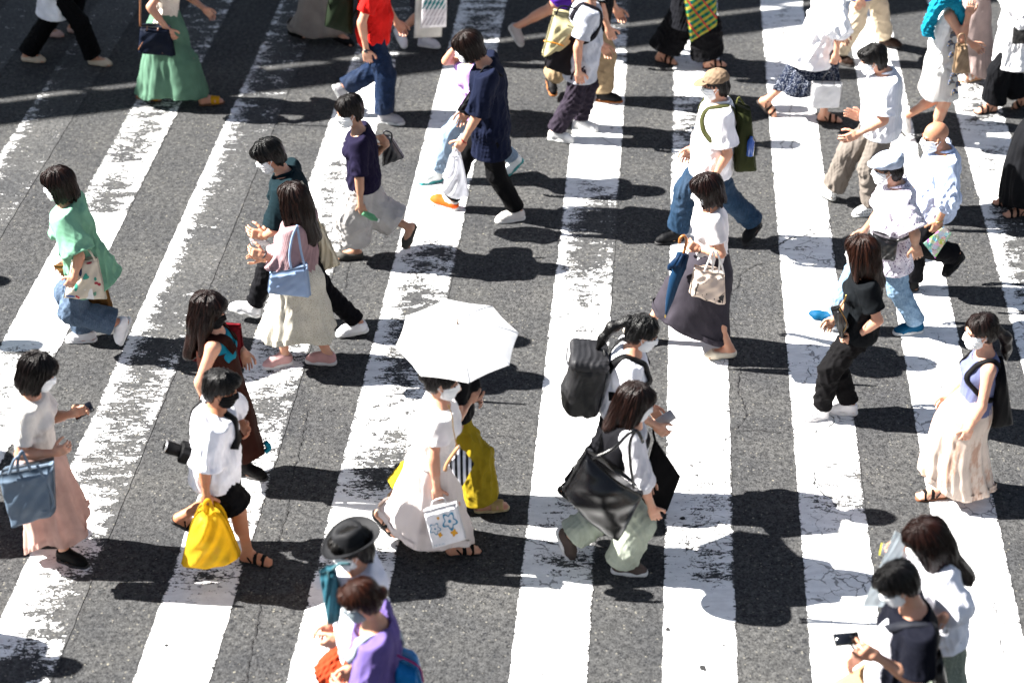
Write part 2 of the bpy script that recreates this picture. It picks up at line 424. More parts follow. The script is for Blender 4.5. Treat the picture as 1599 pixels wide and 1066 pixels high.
def paint_material():
    b = NT("worn road paint"); co = b.co(); ca, ha = asphalt_nodes(b, co)
    wear = b.n('Attribute', attribute_name='wear').outputs['Fac']; crk = b.n('Attribute', attribute_name='crack').outputs['Fac']
    s1 = b.noise(b.co((4, 10.5, 1)), 1.0, 5, .62); s2 = b.noise(b.co((22, 50, 1)), 1.0, 4, .6); s3 = b.noise(b.co((60, 105, 1)), 1.0, 2, .6)
    n = b.math('ADD', b.math('ADD', b.math('MULTIPLY', b.ramp(s1.outputs[0], .27, .73), .40), b.math('MULTIPLY', b.ramp(s2.outputs[0], .27, .73), .36)), b.math('MULTIPLY', b.ramp(s3.outputs[0], .25, .75), .24))
    n = b.ramp(n, .24, .76)
    worn = b.ramp(b.math('SUBTRACT', wear, n), -.008, .03)
    # flaked spots follow the wear, thin crazing follows the crack amount
    wv = b.noise(co, 9, 3); mv = b.n('VectorMath', operation='MULTIPLY_ADD'); b.l(wv.outputs['Color'], mv.inputs[0]); mv.inputs[1].default_value = (.13, .13, 0); b.l(co, mv.inputs[2])
    ve = b.vor(mv.outputs[0], 6.5, 'DISTANCE_TO_EDGE'); gate = b.noise(co, 3.3, 3)
    line = b.math('LESS_THAN', ve.outputs[0], b.math('MULTIPLY', b.ramp(b.noise(co, 14, 2).outputs[0], .36, .72), .062))
    cm = b.math('MULTIPLY', line, b.math('GREATER_THAN', b.math('ADD', crk, b.ramp(gate.outputs[0], .3, .7)), 1.0))
    dn = b.noise(b.co((2, 5, 1)), 3, 5, .65)
    white = b.mix(b.ramp(dn.outputs[0], .3, .75), (.60, .60, .60, 1), (.85, .85, .845, 1))
    gr = b.noise(co, 130, 3, .7); white = b.mix(b.math('MULTIPLY', b.ramp(gr.outputs[0], .58, .75), .45), white, (.38, .38, .38, 1))
    base = b.mix(worn, white, ca); base = b.mix(b.math('MULTIPLY', cm, .62), base, (.02, .02, .022, 1))
    b.l(base, b.p.inputs['Base Color']); b.p.inputs['Roughness'].default_value = .75; b.p.inputs['Specular IOR Level'].default_value = .2
    h = b.math('ADD', b.math('MULTIPLY', ha, .5), b.math('MULTIPLY', b.math('SUBTRACT', 1.0, b.math('MAXIMUM', worn, cm)), 1.1)); b.bump(h, .4, .006)
    return b.m
road = put("road", [(-120, -60, 0), (120, -60, 0), (120, 180, 0), (-120, 180, 0)], np.array([(0, 1, 2, 3)]), road_material(), smooth=False); tag(road, kind='structure')
PAINT = paint_material()
SD = ray(1078, -1416); SD[2] = 0; SD = unit(SD)
def along(x500, v):
    """the point where a stripe edge (photo column x500 on row 500) meets row v"""
    P = at_z(x500, 500); Q = at_z(800, v); return P + SD * ((Q[1] - P[1]) / SD[1])
# x of left and right edge on row 500; wear as (row, left, middle, right); crack amount as (row, amount)
STRIPES = [
 (-362, -270, [(0, .55, .6, .5), (600, .5, .6, .5)], [(0, 0)]),
 (-170, -77, [(0, .5, .62, .48), (120, .42, .62, .5), (180, .30, .62, .52), (330, .12, .66, .42), (500, .2, .6, .4), (900, .2, .5, .3)], [(0, 0)]),
 (22, 115, [(0, .45, .5, .34), (90, .42, .5, .3), (150, .3, .42, .25), (185, .25, .42, .2), (240, .36, .45, .24), (262, .2, .33, .15), (300, .3, .48, .3), (334, .3, .46, .28), (336, .0, .02, .0), (500, 0, .02, 0), (540, .1, .12, .05), (552, .35, .4, .3), (575, .2, .3, .15), (700, .1, .3, .1)], [(0, 0)]),
 (212, 307, [(0, .34, .52, .46), (90, .3, .5, .45), (180, .2, .52, .5), (300, .05, .62, .6), (400, .02, .66, .56), (470, .05, .62, .42), (540, .1, .6, .4), (575, .2, .45, .3), (640, .28, .46, .3), (690, .08, .4, .4), (730, .22, .5, .42), (790, .06, .22, .5), (850, .04, .12, .42), (900, .03, .3, .5), (960, .02, .42, .5), (1010, .05, .3, .3), (1040, .45, .52, .35), (1066, .5, .55, .3)], [(0, 0)]),
 (406, 498, [(0, .34, .48, .4), (90, .3, .46, .36), (125, .1, .28, .12), (200, .04, .14, .06), (260, .15, .34, .2), (330, .1, .36, .24), (420, .2, .4, .3), (540, .2, .36, .25), (580, .1, .26, .28), (640, .22, .46, .4), (690, .08, .32, .3), (760, .04, .2, .2), (850, .04, .2, .1), (890, .28, .36, .3), (915, .2, .24, .2), (950, .02, .05, .03), (1066, .02, .07, .04)], [(0, 0), (880, .3), (1066, .25)]),
 (591, 693, [(0, .2, .38, .26), (60, .2, .4, .25), (85, .06, .2, .1), (130, .04, .14, .06), (230, .03, .22, .12), (285, .06, .3, .2), (370, .04, .2, .1), (390, .1, .42, .3), (430, .1, .36, .25), (490, .1, .5, .4), (520, .1, .52, .4), (570, .08, .4, .35), (620, .1, .3, .25), (680, .08, .3, .2), (730, .1, .5, .46), (760, .1, .45, .4), (790, .05, .12, .1), (880, .3, .4, .1), (920, .05, .08, .05), (1066, .04, .14, .08)], [(0, 0), (640, .3), (1066, .1)]),
 (859, 953, [(0, .12, .42, .5), (60, .1, .3, .36), (110, .05, .08, .1), (240, .02, .06, .04), (280, .04, .2, .12), (320, .06, .42, .42), (345, .2, .58, .5), (420, .12, .58, .3), (445, .06, .38, .2), (520, .05, .26, .12), (570, .05, .2, .12), (640, .05, .14, .06), (760, .04, .1, .08), (790, .1, .22, .1), (840, .1, .2, .2), (880, .1, .36, .3), (910, .05, .1, .08), (940, .03, .16, .15), (1000, .03, .14, .1), (1066, .03, .12, .06)], [(0, .1), (640, .4), (800, .45), (1066, .3)]),
 (1044, 1135, [(0, .1, .12, .1), (90, .08, .1, .08), (140, .25, .2, .2), (175, .3, .42, .5), (250, .2, .3, .35), (290, .05, .06, .05), (330, .08, .2, .1), (420, .03, .06, .04), (545, .02, .05, .05), (570, .05, .22, .1), (600, .03, .06, .04), (670, .05, .15, .06), (690, .03, .05, .03), (760, .06, .22, .18), (800, .06, .26, .16), (860, .08, .32, .22), (900, .04, .24, .3), (930, .03, .14, .05), (1066, .02, .04, .03)], [(0, .1), (560, .3), (700, .45), (1066, .25)]),
 (1225, 1315, [(0, .05, .07, .05), (90, .2, .3, .08), (120, .08, .14, .05), (200, .04, .09, .04), (300, .05, .1, .05), (360, .06, .2, .1), (430, .05, .14, .08), (560, .06, .14, .1), (640, .05, .16, .14), (700, .03, .12, .1), (740, .04, .2, .26), (785, .08, .3, .3), (810, .05, .22, .1), (850, .03, .1, .05), (1066, .02, .05, .03)], [(0, .4), (400, .42), (560, .5), (700, .4), (880, .72), (1066, .4)]),
 (1402, 1491, [(0, .03, .05, .03), (190, .06, .12, .06), (230, .1, .26, .1), (260, .04, .08, .04), (420, .04, .1, .05), (620, .04, .1, .06), (1066, .02, .04, .02)], [(0, .15), (300, .35), (560, .6), (760, .75), (1066, .75)]),
 (1577, 1667, [(0, .1, .14, .1), (130, .12, .36, .2), (180, .15, .42, .3), (215, .05, .12, .08), (245, .1, .34, .25), (290, .06, .2, .12), (330, .15, .46, .4), (430, .15, .5, .4), (500, .1, .3, .2), (1066, .05, .1, .1)], [(0, .1), (600, .3)]),
 (1755, 1845, [(0, .1, .3, .15), (300, .1, .3, .2), (1066, .05, .1, .1)], [(0, .1)]),
]
wgain = lambda w: w * 1.6 if w < .25 else min(.40 + (w - .25) * 1.7, .97)
for xl, xr, wr, cr in STRIPES:
    wr = [(q[0], *[min(x + .02, .75) for x in q[1:]]) if q[0] <= 130 and xl < 500 else q for q in wr]; vs = np.linspace(1180, -60, 230); ss = np.linspace(0, 1, 25)
    ws = [np.interp(vs, [q[0] for q in wr], [q[i] for q in wr]) for i in (1, 2, 3)]; ck = np.interp(vs, [q[0] for q in cr], [q[1] for q in cr])
    V, A, K = [], [], []
    for i, v in enumerate(vs):
        a, c = along(xl, v), along(xr, v)
        for s_ in ss:
            p = a + (c - a) * s_; jit = .0022 * math.sin(p[1] * 17 + xl) + .0018 * math.sin(p[1] * 39 + xl * 2)
            V.append((p[0] + (jit if s_ in (0, 1) else 0), p[1], .004))
            l_, m_, r_ = ws[0][i], ws[1][i], ws[2][i]
            A.append(wgain(np.interp(s_, (0, .05, .2, .5, .8, .95, 1), (min(l_ + .26, .9), l_, .5 * l_ + .5 * m_, m_, .5 * m_ + .5 * r_, r_, min(r_ + .26, .9))))); K.append(ck[i])
    m, n = len(vs), len(ss)
    Q = np.array([(i * n + j, i * n + j + 1, (i + 1) * n + j + 1, (i + 1) * n + j) for i in range(m - 1) for j in range(n - 1)])
    tag(put("crosswalk_stripe", V, Q, PAINT, smooth=False, attr=dict(wear=A, crack=K)), kind='structure')
# cracks in the road surface, photo columns and rows
CRACKS = [
 (5, [(628, 95), (625, 130), (618, 150), (614, 178)]), (5, [(548, 405), (541, 430), (539, 450), (535, 466)]),
 (6, [(482, 630), (476, 665), (470, 690), (462, 720), (447, 800), (430, 860), (420, 900), (404, 955), (399, 985), (393, 1010), (387, 1045), (383, 1075)]),
 (7, [(1132, 470), (1142, 458), (1153, 446), (1155, 430), (1166, 420), (1182, 414), (1196, 410)]), (4, [(1136, 480), (1145, 500), (1151, 520), (1154, 535)]),
 (16, [(1200, 386), (1216, 384), (1230, 374), (1248, 370), (1270, 366), (1292, 363)]),
 (7, [(1158, 560), (1152, 598), (1154, 615), (1162, 632), (1165, 650), (1155, 663), (1143, 675)]), (5, [(1143, 675), (1134, 690), (1126, 708), (1118, 722)]), (4, [(1140, 678), (1126, 694), (1116, 716)]),
 (6, [(1045, 709), (1066, 714), (1084, 722), (1112, 722), (1126, 733), (1142, 745)]), (6, [(1143, 674), (1186, 672), (1216, 676), (1238, 666)]),
 (8, [(1238, 666), (1250, 673), (1266, 675), (1288, 670), (1301, 662), (1303, 654), (1294, 648)]), (5, [(1301, 662), (1320, 666), (1336, 669)]),
 (6, [(1262, 676), (1259, 684), (1268, 696), (1276, 712), (1292, 722), (1306, 730)]), (9, [(1272, 735), (1272, 758), (1290, 774), (1310, 783), (1340, 784)]),
 (6, [(1205, 193), (1222, 202), (1238, 198), (1248, 203), (1238, 216), (1236, 232), (1244, 246), (1240, 262), (1246, 276)]), (6, [(1250, 148), (1238, 160), (1232, 178), (1236, 196)]),
 (8, [(1280, 333), (1296, 345), (1292, 362), (1302, 380), (1300, 402), (1308, 416)]), (5, [(1228, 610), (1243, 602), (1256, 598), (1263, 585), (1262, 572)]),
 (6, [(556, 664), (576, 670), (600, 668), (622, 664), (645, 667)]), (5, [(735, 680), (760, 683), (790, 680), (815, 686)]),
 (6, [(838, 690), (862, 692), (886, 697), (905, 704)]), (6, [(1066, 803), (1080, 802), (1092, 797), (1100, 800)]), (5, [(1050, 832), (1066, 828), (1080, 832), (1112, 830), (1140, 828)]), (4, [(1072, 830), (1070, 850), (1072, 868)]),
 (5, [(916, 205), (935, 207), (942, 218), (955, 226), (970, 228)]), (5, [(1050, 88), (1070, 90), (1082, 86), (1096, 80)]), (4, [(1072, 92), (1078, 102)]),
 (5, [(890, 546), (905, 556), (900, 570)]), (6, [(1565, 985), (1562, 1003), (1568, 1020), (1560, 1035)]), (5, [(1500, 990), (1520, 996), (1545, 994)]), (5, [(1555, 930), (1552, 950), (1566, 970), (1572, 990)]),
 (4, [(1470, 690), (1492, 700), (1512, 728)]), (5, [(1300, 835), (1318, 828), (1336, 832)]), (5, [(1262, 862), (1285, 872), (1300, 866)]), (6, [(1300, 905), (1330, 902), (1345, 910), (1356, 930)]), (5, [(1285, 930), (1300, 925), (1312, 935), (1330, 942)]),
]
rc = random.Random(5); mb = MB()
for wmm, pts in CRACKS:
    P = [at_z(u, v)[:2] for u, v in pts]; pl = []
    for i in range(len(P) - 1):
        L = np.linalg.norm(P[i + 1] - P[i]); k = max(2, int(L / .02))
        for t in np.linspace(0, 1, k, endpoint=False): pl.append(P[i] + (P[i + 1] - P[i]) * t)
    pl.append(P[-1]); pl = np.array(pl); jx = np.array([(rc.gauss(0, .006), rc.gauss(0, .006)) for _ in pl]); pl = pl + jx
    T = np.gradient(pl, axis=0); T /= np.linalg.norm(T, axis=1)[:, None] + 1e-9; N = np.stack([-T[:, 1], T[:, 0]], 1)
    n = len(pl); wd = np.array([wmm * .001 * .5 * rc.uniform(.35, 1.5) for _ in pl]) * np.clip(np.minimum(np.arange(n), np.arange(n)[::-1]) / 3 + .15, 0, 1)
    V = np.zeros((2 * n, 3)); V[:n, :2] = pl - N * wd[:, None]; V[n:, :2] = pl + N * wd[:, None]; V[:, 2] = .0065
    mb.add(V, [(i, i + 1, n + i + 1, n + i) for i in range(n - 1)])
tag(mb.put("road_crack", plain('1c1c1e', .95, name='crack filler'), smooth=False), kind='structure')
# dark and light flecks stuck to the road
mb = MB()
for u, v, r in [(1066, 810, .022), (1043, 983, .02), (1097, 1043, .026), (1100, 1046, .015), (1104, 395, .0), (180, 655, .02), (212, 390, .012), (1045, 118, .02), (520, 640, .012), (260, 1008, .014), (1130, 1008, .01)]:
    if r:
        c = at_z(u, v); a = np.linspace(0, 6.283, 9, endpoint=False); rr = [r * rc.uniform(.7, 1.2) for _ in a]
        mb.add(np.array([(c[0], c[1], .0075)] + [(c[0] + q * math.cos(t), c[1] + q * math.sin(t), .0065) for q, t in zip(rr, a)]), None, [(0, i + 1, (i + 1) % 9 + 1) for i in range(9)])
tag(mb.put("road_gum_spot", plain('202022', .9, name='gum')), kind='structure')

# ---------------------------------------------------------------- footbridge, unseen beyond the top of the picture, added to shade the far half
ga, gb = at_z(0, 197), at_z(1255, 42); BD = unit(vec(gb[0] - ga[0], gb[1] - ga[1], 0)); BN = vec(BD[1], -BD[0], 0)   # along, towards the lens
shift = vec(SUN_DIR.x, SUN_DIR.y, 0) / math.tan(SUN_EL)              # metres of shadow travel per metre of height
TOPZ = 7.0                                                        # top of the solid railing
edge0 = ga - shift * TOPZ; edge0[2] = 0
k_ = shift @ BN                                                     # towards-the-lens shadow travel per metre of height
def bpt(t, n, z): return edge0 + BD * t + BN * n + vec(0, 0, z)
fb = empty("footbridge", tuple(bpt(12, -1.6, 0)), "grey concrete footbridge high above the far end of the crossing, shading the road", "footbridge")
AX = np.array([BD, BN, vec(0, 0, 1)]); fb0 = np.array(fb.location)
conc = plain('8a8a86', .8, name='concrete'); steel = plain('70767a', .5, .3, 'painted steel')
zr = TOPZ - .47 / k_; gap = .135 / k_
MB().box(bpt(12, -.03, (TOPZ + zr) / 2), (26, .025, (TOPZ - zr) / 2), AX).put("railing_panel", steel, fb0, fb)
MB().box(bpt(12, -1.75, zr - gap - .35), (26, 1.75, .35), AX).put("deck", conc, fb0, fb)
MB().box(bpt(12, -1.75, zr - gap - .95), (26, .5, .25), AX).put("girder", conc, fb0, fb)
MB().box(bpt(12, -3.4, zr - gap + .56), (26, .03, .55), AX).put("railing_panel", steel, fb0, fb)
for t in (-13, 37): MB().box(bpt(t, -1.75, (zr - gap - 1.2) / 2), (.5, .45, (zr - gap - 1.2) / 2), AX).put("column", conc, fb0, fb)
for t in np.arange(-13, 38, 2.5): MB().box(bpt(t, -.1, zr - gap + .25), (.03, .03, .26), AX).put("railing_post", steel, fb0, fb)
# ---------------------------------------------------------------- people
def rot(v, ax, a):
    ax = unit(ax); return v * math.cos(a) + np.cross(ax, v) * math.sin(a) + ax * (ax @ v) * (1 - math.cos(a))
UP = vec(0, 0, 1)
class Foot:
    """heel and toe of one foot as (column, row, height) twice"""
    def __init__(s, f, L):
        s.heel = at_z(*f[:3]); toe = at_z(*f[3:6]); d = unit(toe - s.heel)
        s.d = d; s.L = L; s.side = unit(np.cross(UP, d)) if abs(d[2]) < .97 else unit(np.cross(UP, unit(vec(d[0], d[1], 0)) + 1e-6)); s.up = np.cross(d, s.side)
        s.ankle = s.heel + s.d * .055 + s.up * .085
    def p(s, x, z, y=0): return s.heel + s.d * (x * s.L / .25) + s.up * z + s.side * y
class Head:
    def __init__(s, c, yaw, pitch, roll=0):
        f = vec(math.cos(yaw), math.sin(yaw), 0); l = vec(-f[1], f[0], 0)
        s.f = rot(f, l, pitch); s.u = np.cross(s.f, l); s.l = l
        if roll: s.l, s.u = rot(s.l, s.f, roll), rot(s.u, s.f, roll)
        s.c = c; s.A = np.array([s.f, s.l, s.u])
    def p(s, f, l, u): return s.c + s.f * f + s.l * l + s.u * u
    def loc(s, V): return (V - s.c) @ s.A.T
def head_prims(H, neck, k_=1.0):
    q = H.p
    P = [ell(q(-.012, 0, .03), H.A, (.098, .077, .088)), ell(q(.022, 0, -.035), H.A, (.072, .064, .084), .03), ell(q(.055, 0, -.093), H.A, (.032, .034, .026), .03),
         cap(q(.088, 0, .006), q(.104, 0, -.028), .009, .013, .016), ell(q(.098, 0, -.03), H.A, (.016, .018, .011), .012), ell(q(.082, 0, -.062), H.A, (.013, .024, .010), .012),
         ell(q(.083, .03, .017), H.A, (.015, .02, .008), .012), ell(q(.083, -.03, .017), H.A, (.015, .02, .008), .012)]
    for s in (1, -1):
        P.append(ell(q(-.004, s * .077, -.012), [rot(H.f, H.u, s * .35), rot(H.l, H.u, s * .35), H.u], (.019, .008, .031), .006))
        P.append(ell(q(.088, s * .031, .001), H.A, (.012, .015, .010), .012, op='sub'))
    P.append(cap(neck, q(-.02, 0, -.05), .055 * k_, .05 * k_, .03))
    return P
def hand_prims(wr, fwd, nrm, curl, thumb, s=1.0):
    """palm, four jointed fingers and a thumb; nrm is the way the palm faces"""
    fwd = unit(fwd); nrm = unit(nrm - fwd * (nrm @ fwd)); sd = np.cross(fwd, nrm) * thumb
    P = [cap(wr, wr + fwd * .03 * s, .024 * s, .026 * s, .01, flat=(sd, 1.15)), rbox(wr + fwd * .055 * s, [fwd, sd, nrm], (.046 * s, .040 * s, .0145 * s), .013 * s, .012)]
    for i, (o, L) in enumerate(((.030, .068), (.010, .078), (-.011, .072), (-.030, .057))):
        a = wr + fwd * (.092 - .004 * abs(i - 1.2)) * s + sd * o * s; d = unit(fwd + sd * o * 2.2); r = .0088 * s
        for j, (fr, an) in enumerate(((.44, 38), (.32, 52), (.26, 36))):
            d = rot(d, np.cross(d, nrm), R(an * (curl + .04 * i * curl))) if curl else d
            b = a + d * L * fr * s; P.append(cap(a, b, r, r * .93, .004)); a = b; r *= .92
    a = wr + fwd * .025 * s + sd * .034 * s; d = unit(fwd * .75 + sd * .62 + nrm * .35)
    for L, an in ((.042, 0), (.032, 18), (.026, 22)):
        d = rot(d, np.cross(d, fwd * .6 - sd * .5 + nrm * .8 * curl), R(an)); b = a + d * L * s; P.append(cap(a, b, .0125 * s if L > .04 else .0105 * s, .0098 * s, .008)); a = b
    return P
def ik(a, b, L1, L2, pole):
    d = b - a; D = np.linalg.norm(d); k = max(1.0, D / (.985 * (L1 + L2))); L1, L2 = L1 * k, L2 * k; D = max(D, abs(L1 - L2) + .01)
    x = (L1 * L1 - L2 * L2 + D * D) / (2 * D); h = math.sqrt(max(L1 * L1 - x * x, 0)); u_ = unit(d); n = unit(pole - u_ * (pole @ u_)); return a + u_ * x + n * h
NO = [0]
def strand(H, V):
    q = H.loc(V); rr = np.hypot(q[:, 0], q[:, 1]) + 1e-6
    return np.stack([q[:, 0] / rr * .1, q[:, 1] / rr * .1, q[:, 2]], 1)
DEBUG = []; ROOTS = {}; JS = {}
def person(id, label, phi, g, neck, head, fn, ff, hip=None, h=1.6, b=1.0, hp=12, hy=0, hr=0, en=None, wn=None, ef=None, wf=None, hdn=None, hdf=None, cn=.55, cf=.55,
           skin='cf9d82', hair=('short', '16110f'), top=None, bot=None, skirt=None, shoe=('sneaker', 'e8e8e8', 'dddddd'), mask='f2f2f2', glasses=None, female=False, swn=-8, swf=12, lean=None, group=None, pn=None, pf=None, lid=True, extra=None, hs=None):
    NO[0] += 1; seed = NO[0] * 17 + 3; s = h / 1.62
    yaw = R(phi); f = vec(math.cos(yaw), math.sin(yaw), 0); lf = vec(-f[1], f[0], 0); nl = lf if lf[1] < 0 else -lf
    G = at_z(*g); y0 = G[1]
    FN, FF = Foot(fn, .25 * s), Foot(ff, .25 * s)
    hu, hv = hip if hip else (g[0], None)
    if hv is None:
        x = at_y(hu, 533, y0); hipC = vec(0, y0, .515 * h); e = at_y(hu, IH / 2 + 0, y0)
        # column hu at height z on the plane y0
        zc = .515 * h; depth = y0 * _c + (CH - zc) * _s; hipC = vec((hu - IW / 2) / FPX * depth, y0, zc)
    else: hipC = at_y(hu, hv, y0)
    def on_col(u, z): return vec((u - IW / 2) / FPX * (y0 * _c + (CH - z) * _s), y0, z)
    nk = at_y(*neck, y0); hc = at_y(*head, y0)
    if head[1] < -30: nk, hc = on_col(neck[0], .825 * h), on_col(head[0], .918 * h)
    DEBUG.append((id, 'head z %.2f neck %.2f hip %.2f' % (hc[2], nk[2], hipC[2]), 'ankles %.2f %.2f' % (FN.ankle[1] - y0, FF.ankle[1] - y0)))
    sp = unit(nk - hipC); tl = np.linalg.norm(nk - hipC); fr = unit(f - sp * (f @ sp)); la = np.cross(sp, fr); nla = la if la[1] < 0 else -la
    shw = (.150 if female else .168) * s * b
    SN = nk + nla * shw - sp * .05 * s; SF = nk - nla * shw - sp * .05 * s
    HN = hipC + nla * .085 * s * b - sp * .02; HF = hipC - nla * .085 * s * b - sp * .02
    LU, LF = .268 * s, .236 * s
    def arm(S0, e, wv, sgn, sw):
        sl_low = not (e is not None and wv is not None and wv[1] < e[1] - 25)
        if e is None:
            d = rot(-UP, np.cross(UP, f), R(-sw)); E = S0 + LU * unit(d + nla * sgn * .12)
        else:
            dy = e[2] if len(e) > 2 else None; E = at_y(e[0], e[1], S0[1] + (-.06 * sgn if dy is None else dy)); l = np.linalg.norm(E - S0)
            if dy is None and l < .86 * LU:
                E = E - unit(ray(*e[:2])) * sgn * min(.09, math.sqrt((.95 * LU) ** 2 - l * l)); dv = E - S0; hh = dv[0] ** 2 + dv[1] ** 2
                if dv @ dv < (.9 * LU) ** 2 and sl_low: E = S0 + vec(dv[0], dv[1], -math.sqrt(max((.93 * LU) ** 2 - hh, 1e-4)))
            E = S0 + (E - S0) * min(1, 1.1 * LU / np.linalg.norm(E - S0))
        if wv is None:
            d = unit(E - S0); d = rot(d, np.cross(UP, f), R(-16 if sw > 0 else -10)); W_ = E + LF * d
        else:
            dy = wv[2] if len(wv) > 2 else None; W_ = at_y(wv[0], wv[1], E[1] + (dy or 0)); l = np.linalg.norm(W_ - E)
            if dy is None and l < .86 * LF: W_ = W_ + unit(ray(*wv[:2])) * sgn * min(.13, math.sqrt((.95 * LF) ** 2 - l * l))
            W_ = E + (W_ - E) * min(1, 1.12 * LF / np.linalg.norm(W_ - E))
        return E, W_
    EN, WN = arm(SN, en, wn, 1, swn); EF, WF = arm(SF, ef, wf, -1, swf)
    KN = ik(HN, FN.ankle, .372 * s, .378 * s, f + nla * .12); KF = ik(HF, FF.ankle, .372 * s, .378 * s, f - nla * .12)
    H = Head(hc, yaw + R(hy), R(hp), R(hr))
    base = vec(hipC[0], hipC[1], 0)
    root = empty("person", tuple(base), label, "person", group)
    ROOTS[id] = root
    A = np.array([fr, la, sp]); at = lambda t, o=0, l=0: hipC + sp * (tl * t) + fr * o + la * l
    bb = b * s
    J = dict(f=f, fr=fr, la=la, nla=nla, sp=sp, nk=nk, hipC=hipC, hc=hc, H=H, SN=SN, SF=SF, EN=EN, EF=EF, WN=WN, WF=WF, HN=HN, HF=HF, KN=KN, KF=KF, FN=FN, FF=FF, y0=y0, base=base, root=root, s=s, at=at, seed=seed, G=G)
    def torso(o, oz=0.0):
        P = [ell(at(0), A, (.112 * bb + o, .158 * bb + o, .13 * s + oz), .05), ell(at(.36), A, (.095 * bb + o, .125 * bb + o, .16 * s + oz), .07), ell(at(.70), A, (.108 * bb + o, .148 * bb + o, .17 * s + oz), .06),
             cap(SN - nla * .02, SF + nla * .02, .056 * s + o, None, .05), cap(at(.98), at(.90), .055 * s + o * .3, .075 * s + o, .06)]
        if female: P += [ell(at(.66, .075 * bb, .068 * bb), A, (.058 + o, .06 + o, .062), .03), ell(at(.66, .075 * bb, -.068 * bb), A, (.058 + o, .06 + o, .062), .03)]
        else: P.append(ell(at(.28, .03), A, (.105 * bb + o, .13 * bb + o, .15), .06))
        return P
    def armp(S0, E, W_): return [cap(S0, E, .046 * s * b ** .5, .036 * s * b ** .5, .04), cap(E, W_, .037 * s * b ** .5, .0245 * s, .02), cap(E + (W_ - E) * .12, E + (W_ - E) * .45, .038 * s * b ** .5, .034 * s, .02)]
    def legp(Hh, K, Fo): 
        back = unit(np.cross(np.cross(Fo.ankle - K, f), Fo.ankle - K))
        cb = -f * .016
        return [cap(Hh, K, .079 * bb, .053 * s, .05), cap(K, Fo.ankle, .051 * s, .035 * s, .02), cap(K + (Fo.ankle - K) * .14 + cb, K + (Fo.ankle - K) * .42 + cb, .049 * s, .044 * s, .03)]
    def footp(Fo): return [cap(Fo.ankle, Fo.p(.035, .045), .035 * s, .034 * s, .02), cap(Fo.p(.035, .04), Fo.p(.17, .036), .036 * s, .034 * s, .02, flat=(Fo.side, 1.15)), cap(Fo.p(.06, .08), Fo.p(.17, .042), .032 * s, .028 * s, .02), cap(Fo.p(.17, .03), Fo.p(.205, .026), .033 * s, .022 * s, .02, flat=(Fo.side, 1.3))] + [cap(Fo.p(.195, .026, y), Fo.p(.238 - .4 * abs(y + .012), .024, y), .0105, .0095, .006) for y in (-.032, -.016, 0, .016, .031)]
    # skin: one body surface, finer at the head, the hands and bare feet
    SK = skin_mat(skin); VV, QQ, n0 = [], [], 0
    def addm(VQ):
        nonlocal n0
        V, Q = VQ
        if len(V): VV.append(V); QQ.append(Q + n0); n0 += len(V)
    cutn = nk + sp * .012
    core = torso(-.012) + armp(SN, EN, WN) + armp(SF, EF, WF) + legp(HN, KN, FN) + legp(HF, KF, FF) + [cap(at(.9), nk + (hc - nk) * .3, .06 * s, .05 * s, .03)]
    bare = shoe[0] in ('sandal', 'slide', 'flat')
    for Fo in (FN, FF):
        if not bare: core += footp(Fo)[:2]
    addm(solid(core, .012 if bot or skirt else .010))
    addm(solid(head_prims(H, nk, .92 if female else 1.04), .0052, relax=1))
    for (E, W_, hd, cu, sg, pm) in ((EN, WN, hdn, cn, 1, pn), (EF, WF, hdf, cf, -1, pf)):
        fw = unit(W_ - E) if hd is None else unit(at_y(hd[0], hd[1], W_[1] + (hd[2] if len(hd) > 2 else 0)) - W_)
        nr = -nla * sg if pm is None else vec(*pm)
        up_side = np.cross(fw, unit(nr - fw * (nr @ fw))); th = 1 if (up_side @ (f + UP * .5)) > 0 else -1
        hs_ = .93 * s if female else s
        addm(solid(hand_prims(W_, fw, nr, cu, th, hs_) + [cap(E + (W_ - E) * .7, W_, .0285 * s, .0247 * s, .01)], .0048))
    if bare:
        for K, Fo in ((KN, FN), (KF, FF)): addm(solid(footp(Fo) + [cap(K + (Fo.ankle - K) * .8, Fo.ankle, .0385 * s, .0355 * s, .02)], .006))
    V = np.concatenate(VV); Q = np.concatenate(QQ)
    body = put("body", V, Q, SK, base, root)
    # eyes and brows
    sph = [(math.sin(t) * 1.0, -math.cos(t)) for t in np.linspace(0.05, 3.09, 7)]
    for sd in (1, -1):
        if hair[0] == 'none' and False: break
        e = MB(); br = MB(); e.lathe([(r, z) for r, z in sph], H.p(.0865, sd * .031, .000), np.array([H.l * .013, H.f * .007, H.u * .0055]), 10)
        br.tube([H.p(.093, sd * .016, .022), H.p(.095, sd * .031, .0255), H.p(.084, sd * .049, .021)], [.003, .004, .002], 6)
        e.put("eye", plain('1c1310', .2, name='eye'), base, root); br.put("eyebrow", plain('1c1512', .8, name='brow'), base, root)
    if mask:
        mm = fab(mask, None, None, .75); o = .010
        V, Q = solid([ell(H.p(.022, 0, -.035), H.A, (.072 + o, .064 + o, .084 + o), .03), ell(H.p(.055, 0, -.088), H.A, (.036 + o, .036 + o, .034 + o), .03), cap(H.p(.088, 0, -.004), H.p(.104, 0, -.032), .012, .02, .03)], .0055,
                     [(H.p(0, 0, -.012), H.u - H.f * .12), (H.p(.022, 0, -.03), -H.f + H.u * .25), (H.p(0, 0, -.128), -H.u)])
        ul = (V - H.c) @ H.u; V = V + normals(V, Q) * (.0028 * np.sin((ul + .02) * 2 * np.pi / .024) * np.clip(((V - H.c) @ H.f - .02) / .03, 0, 1))[:, None]
        mo = put("face_mask", folds(V, Q, .0015, seed, .04, 1), Q, mm, base, root)
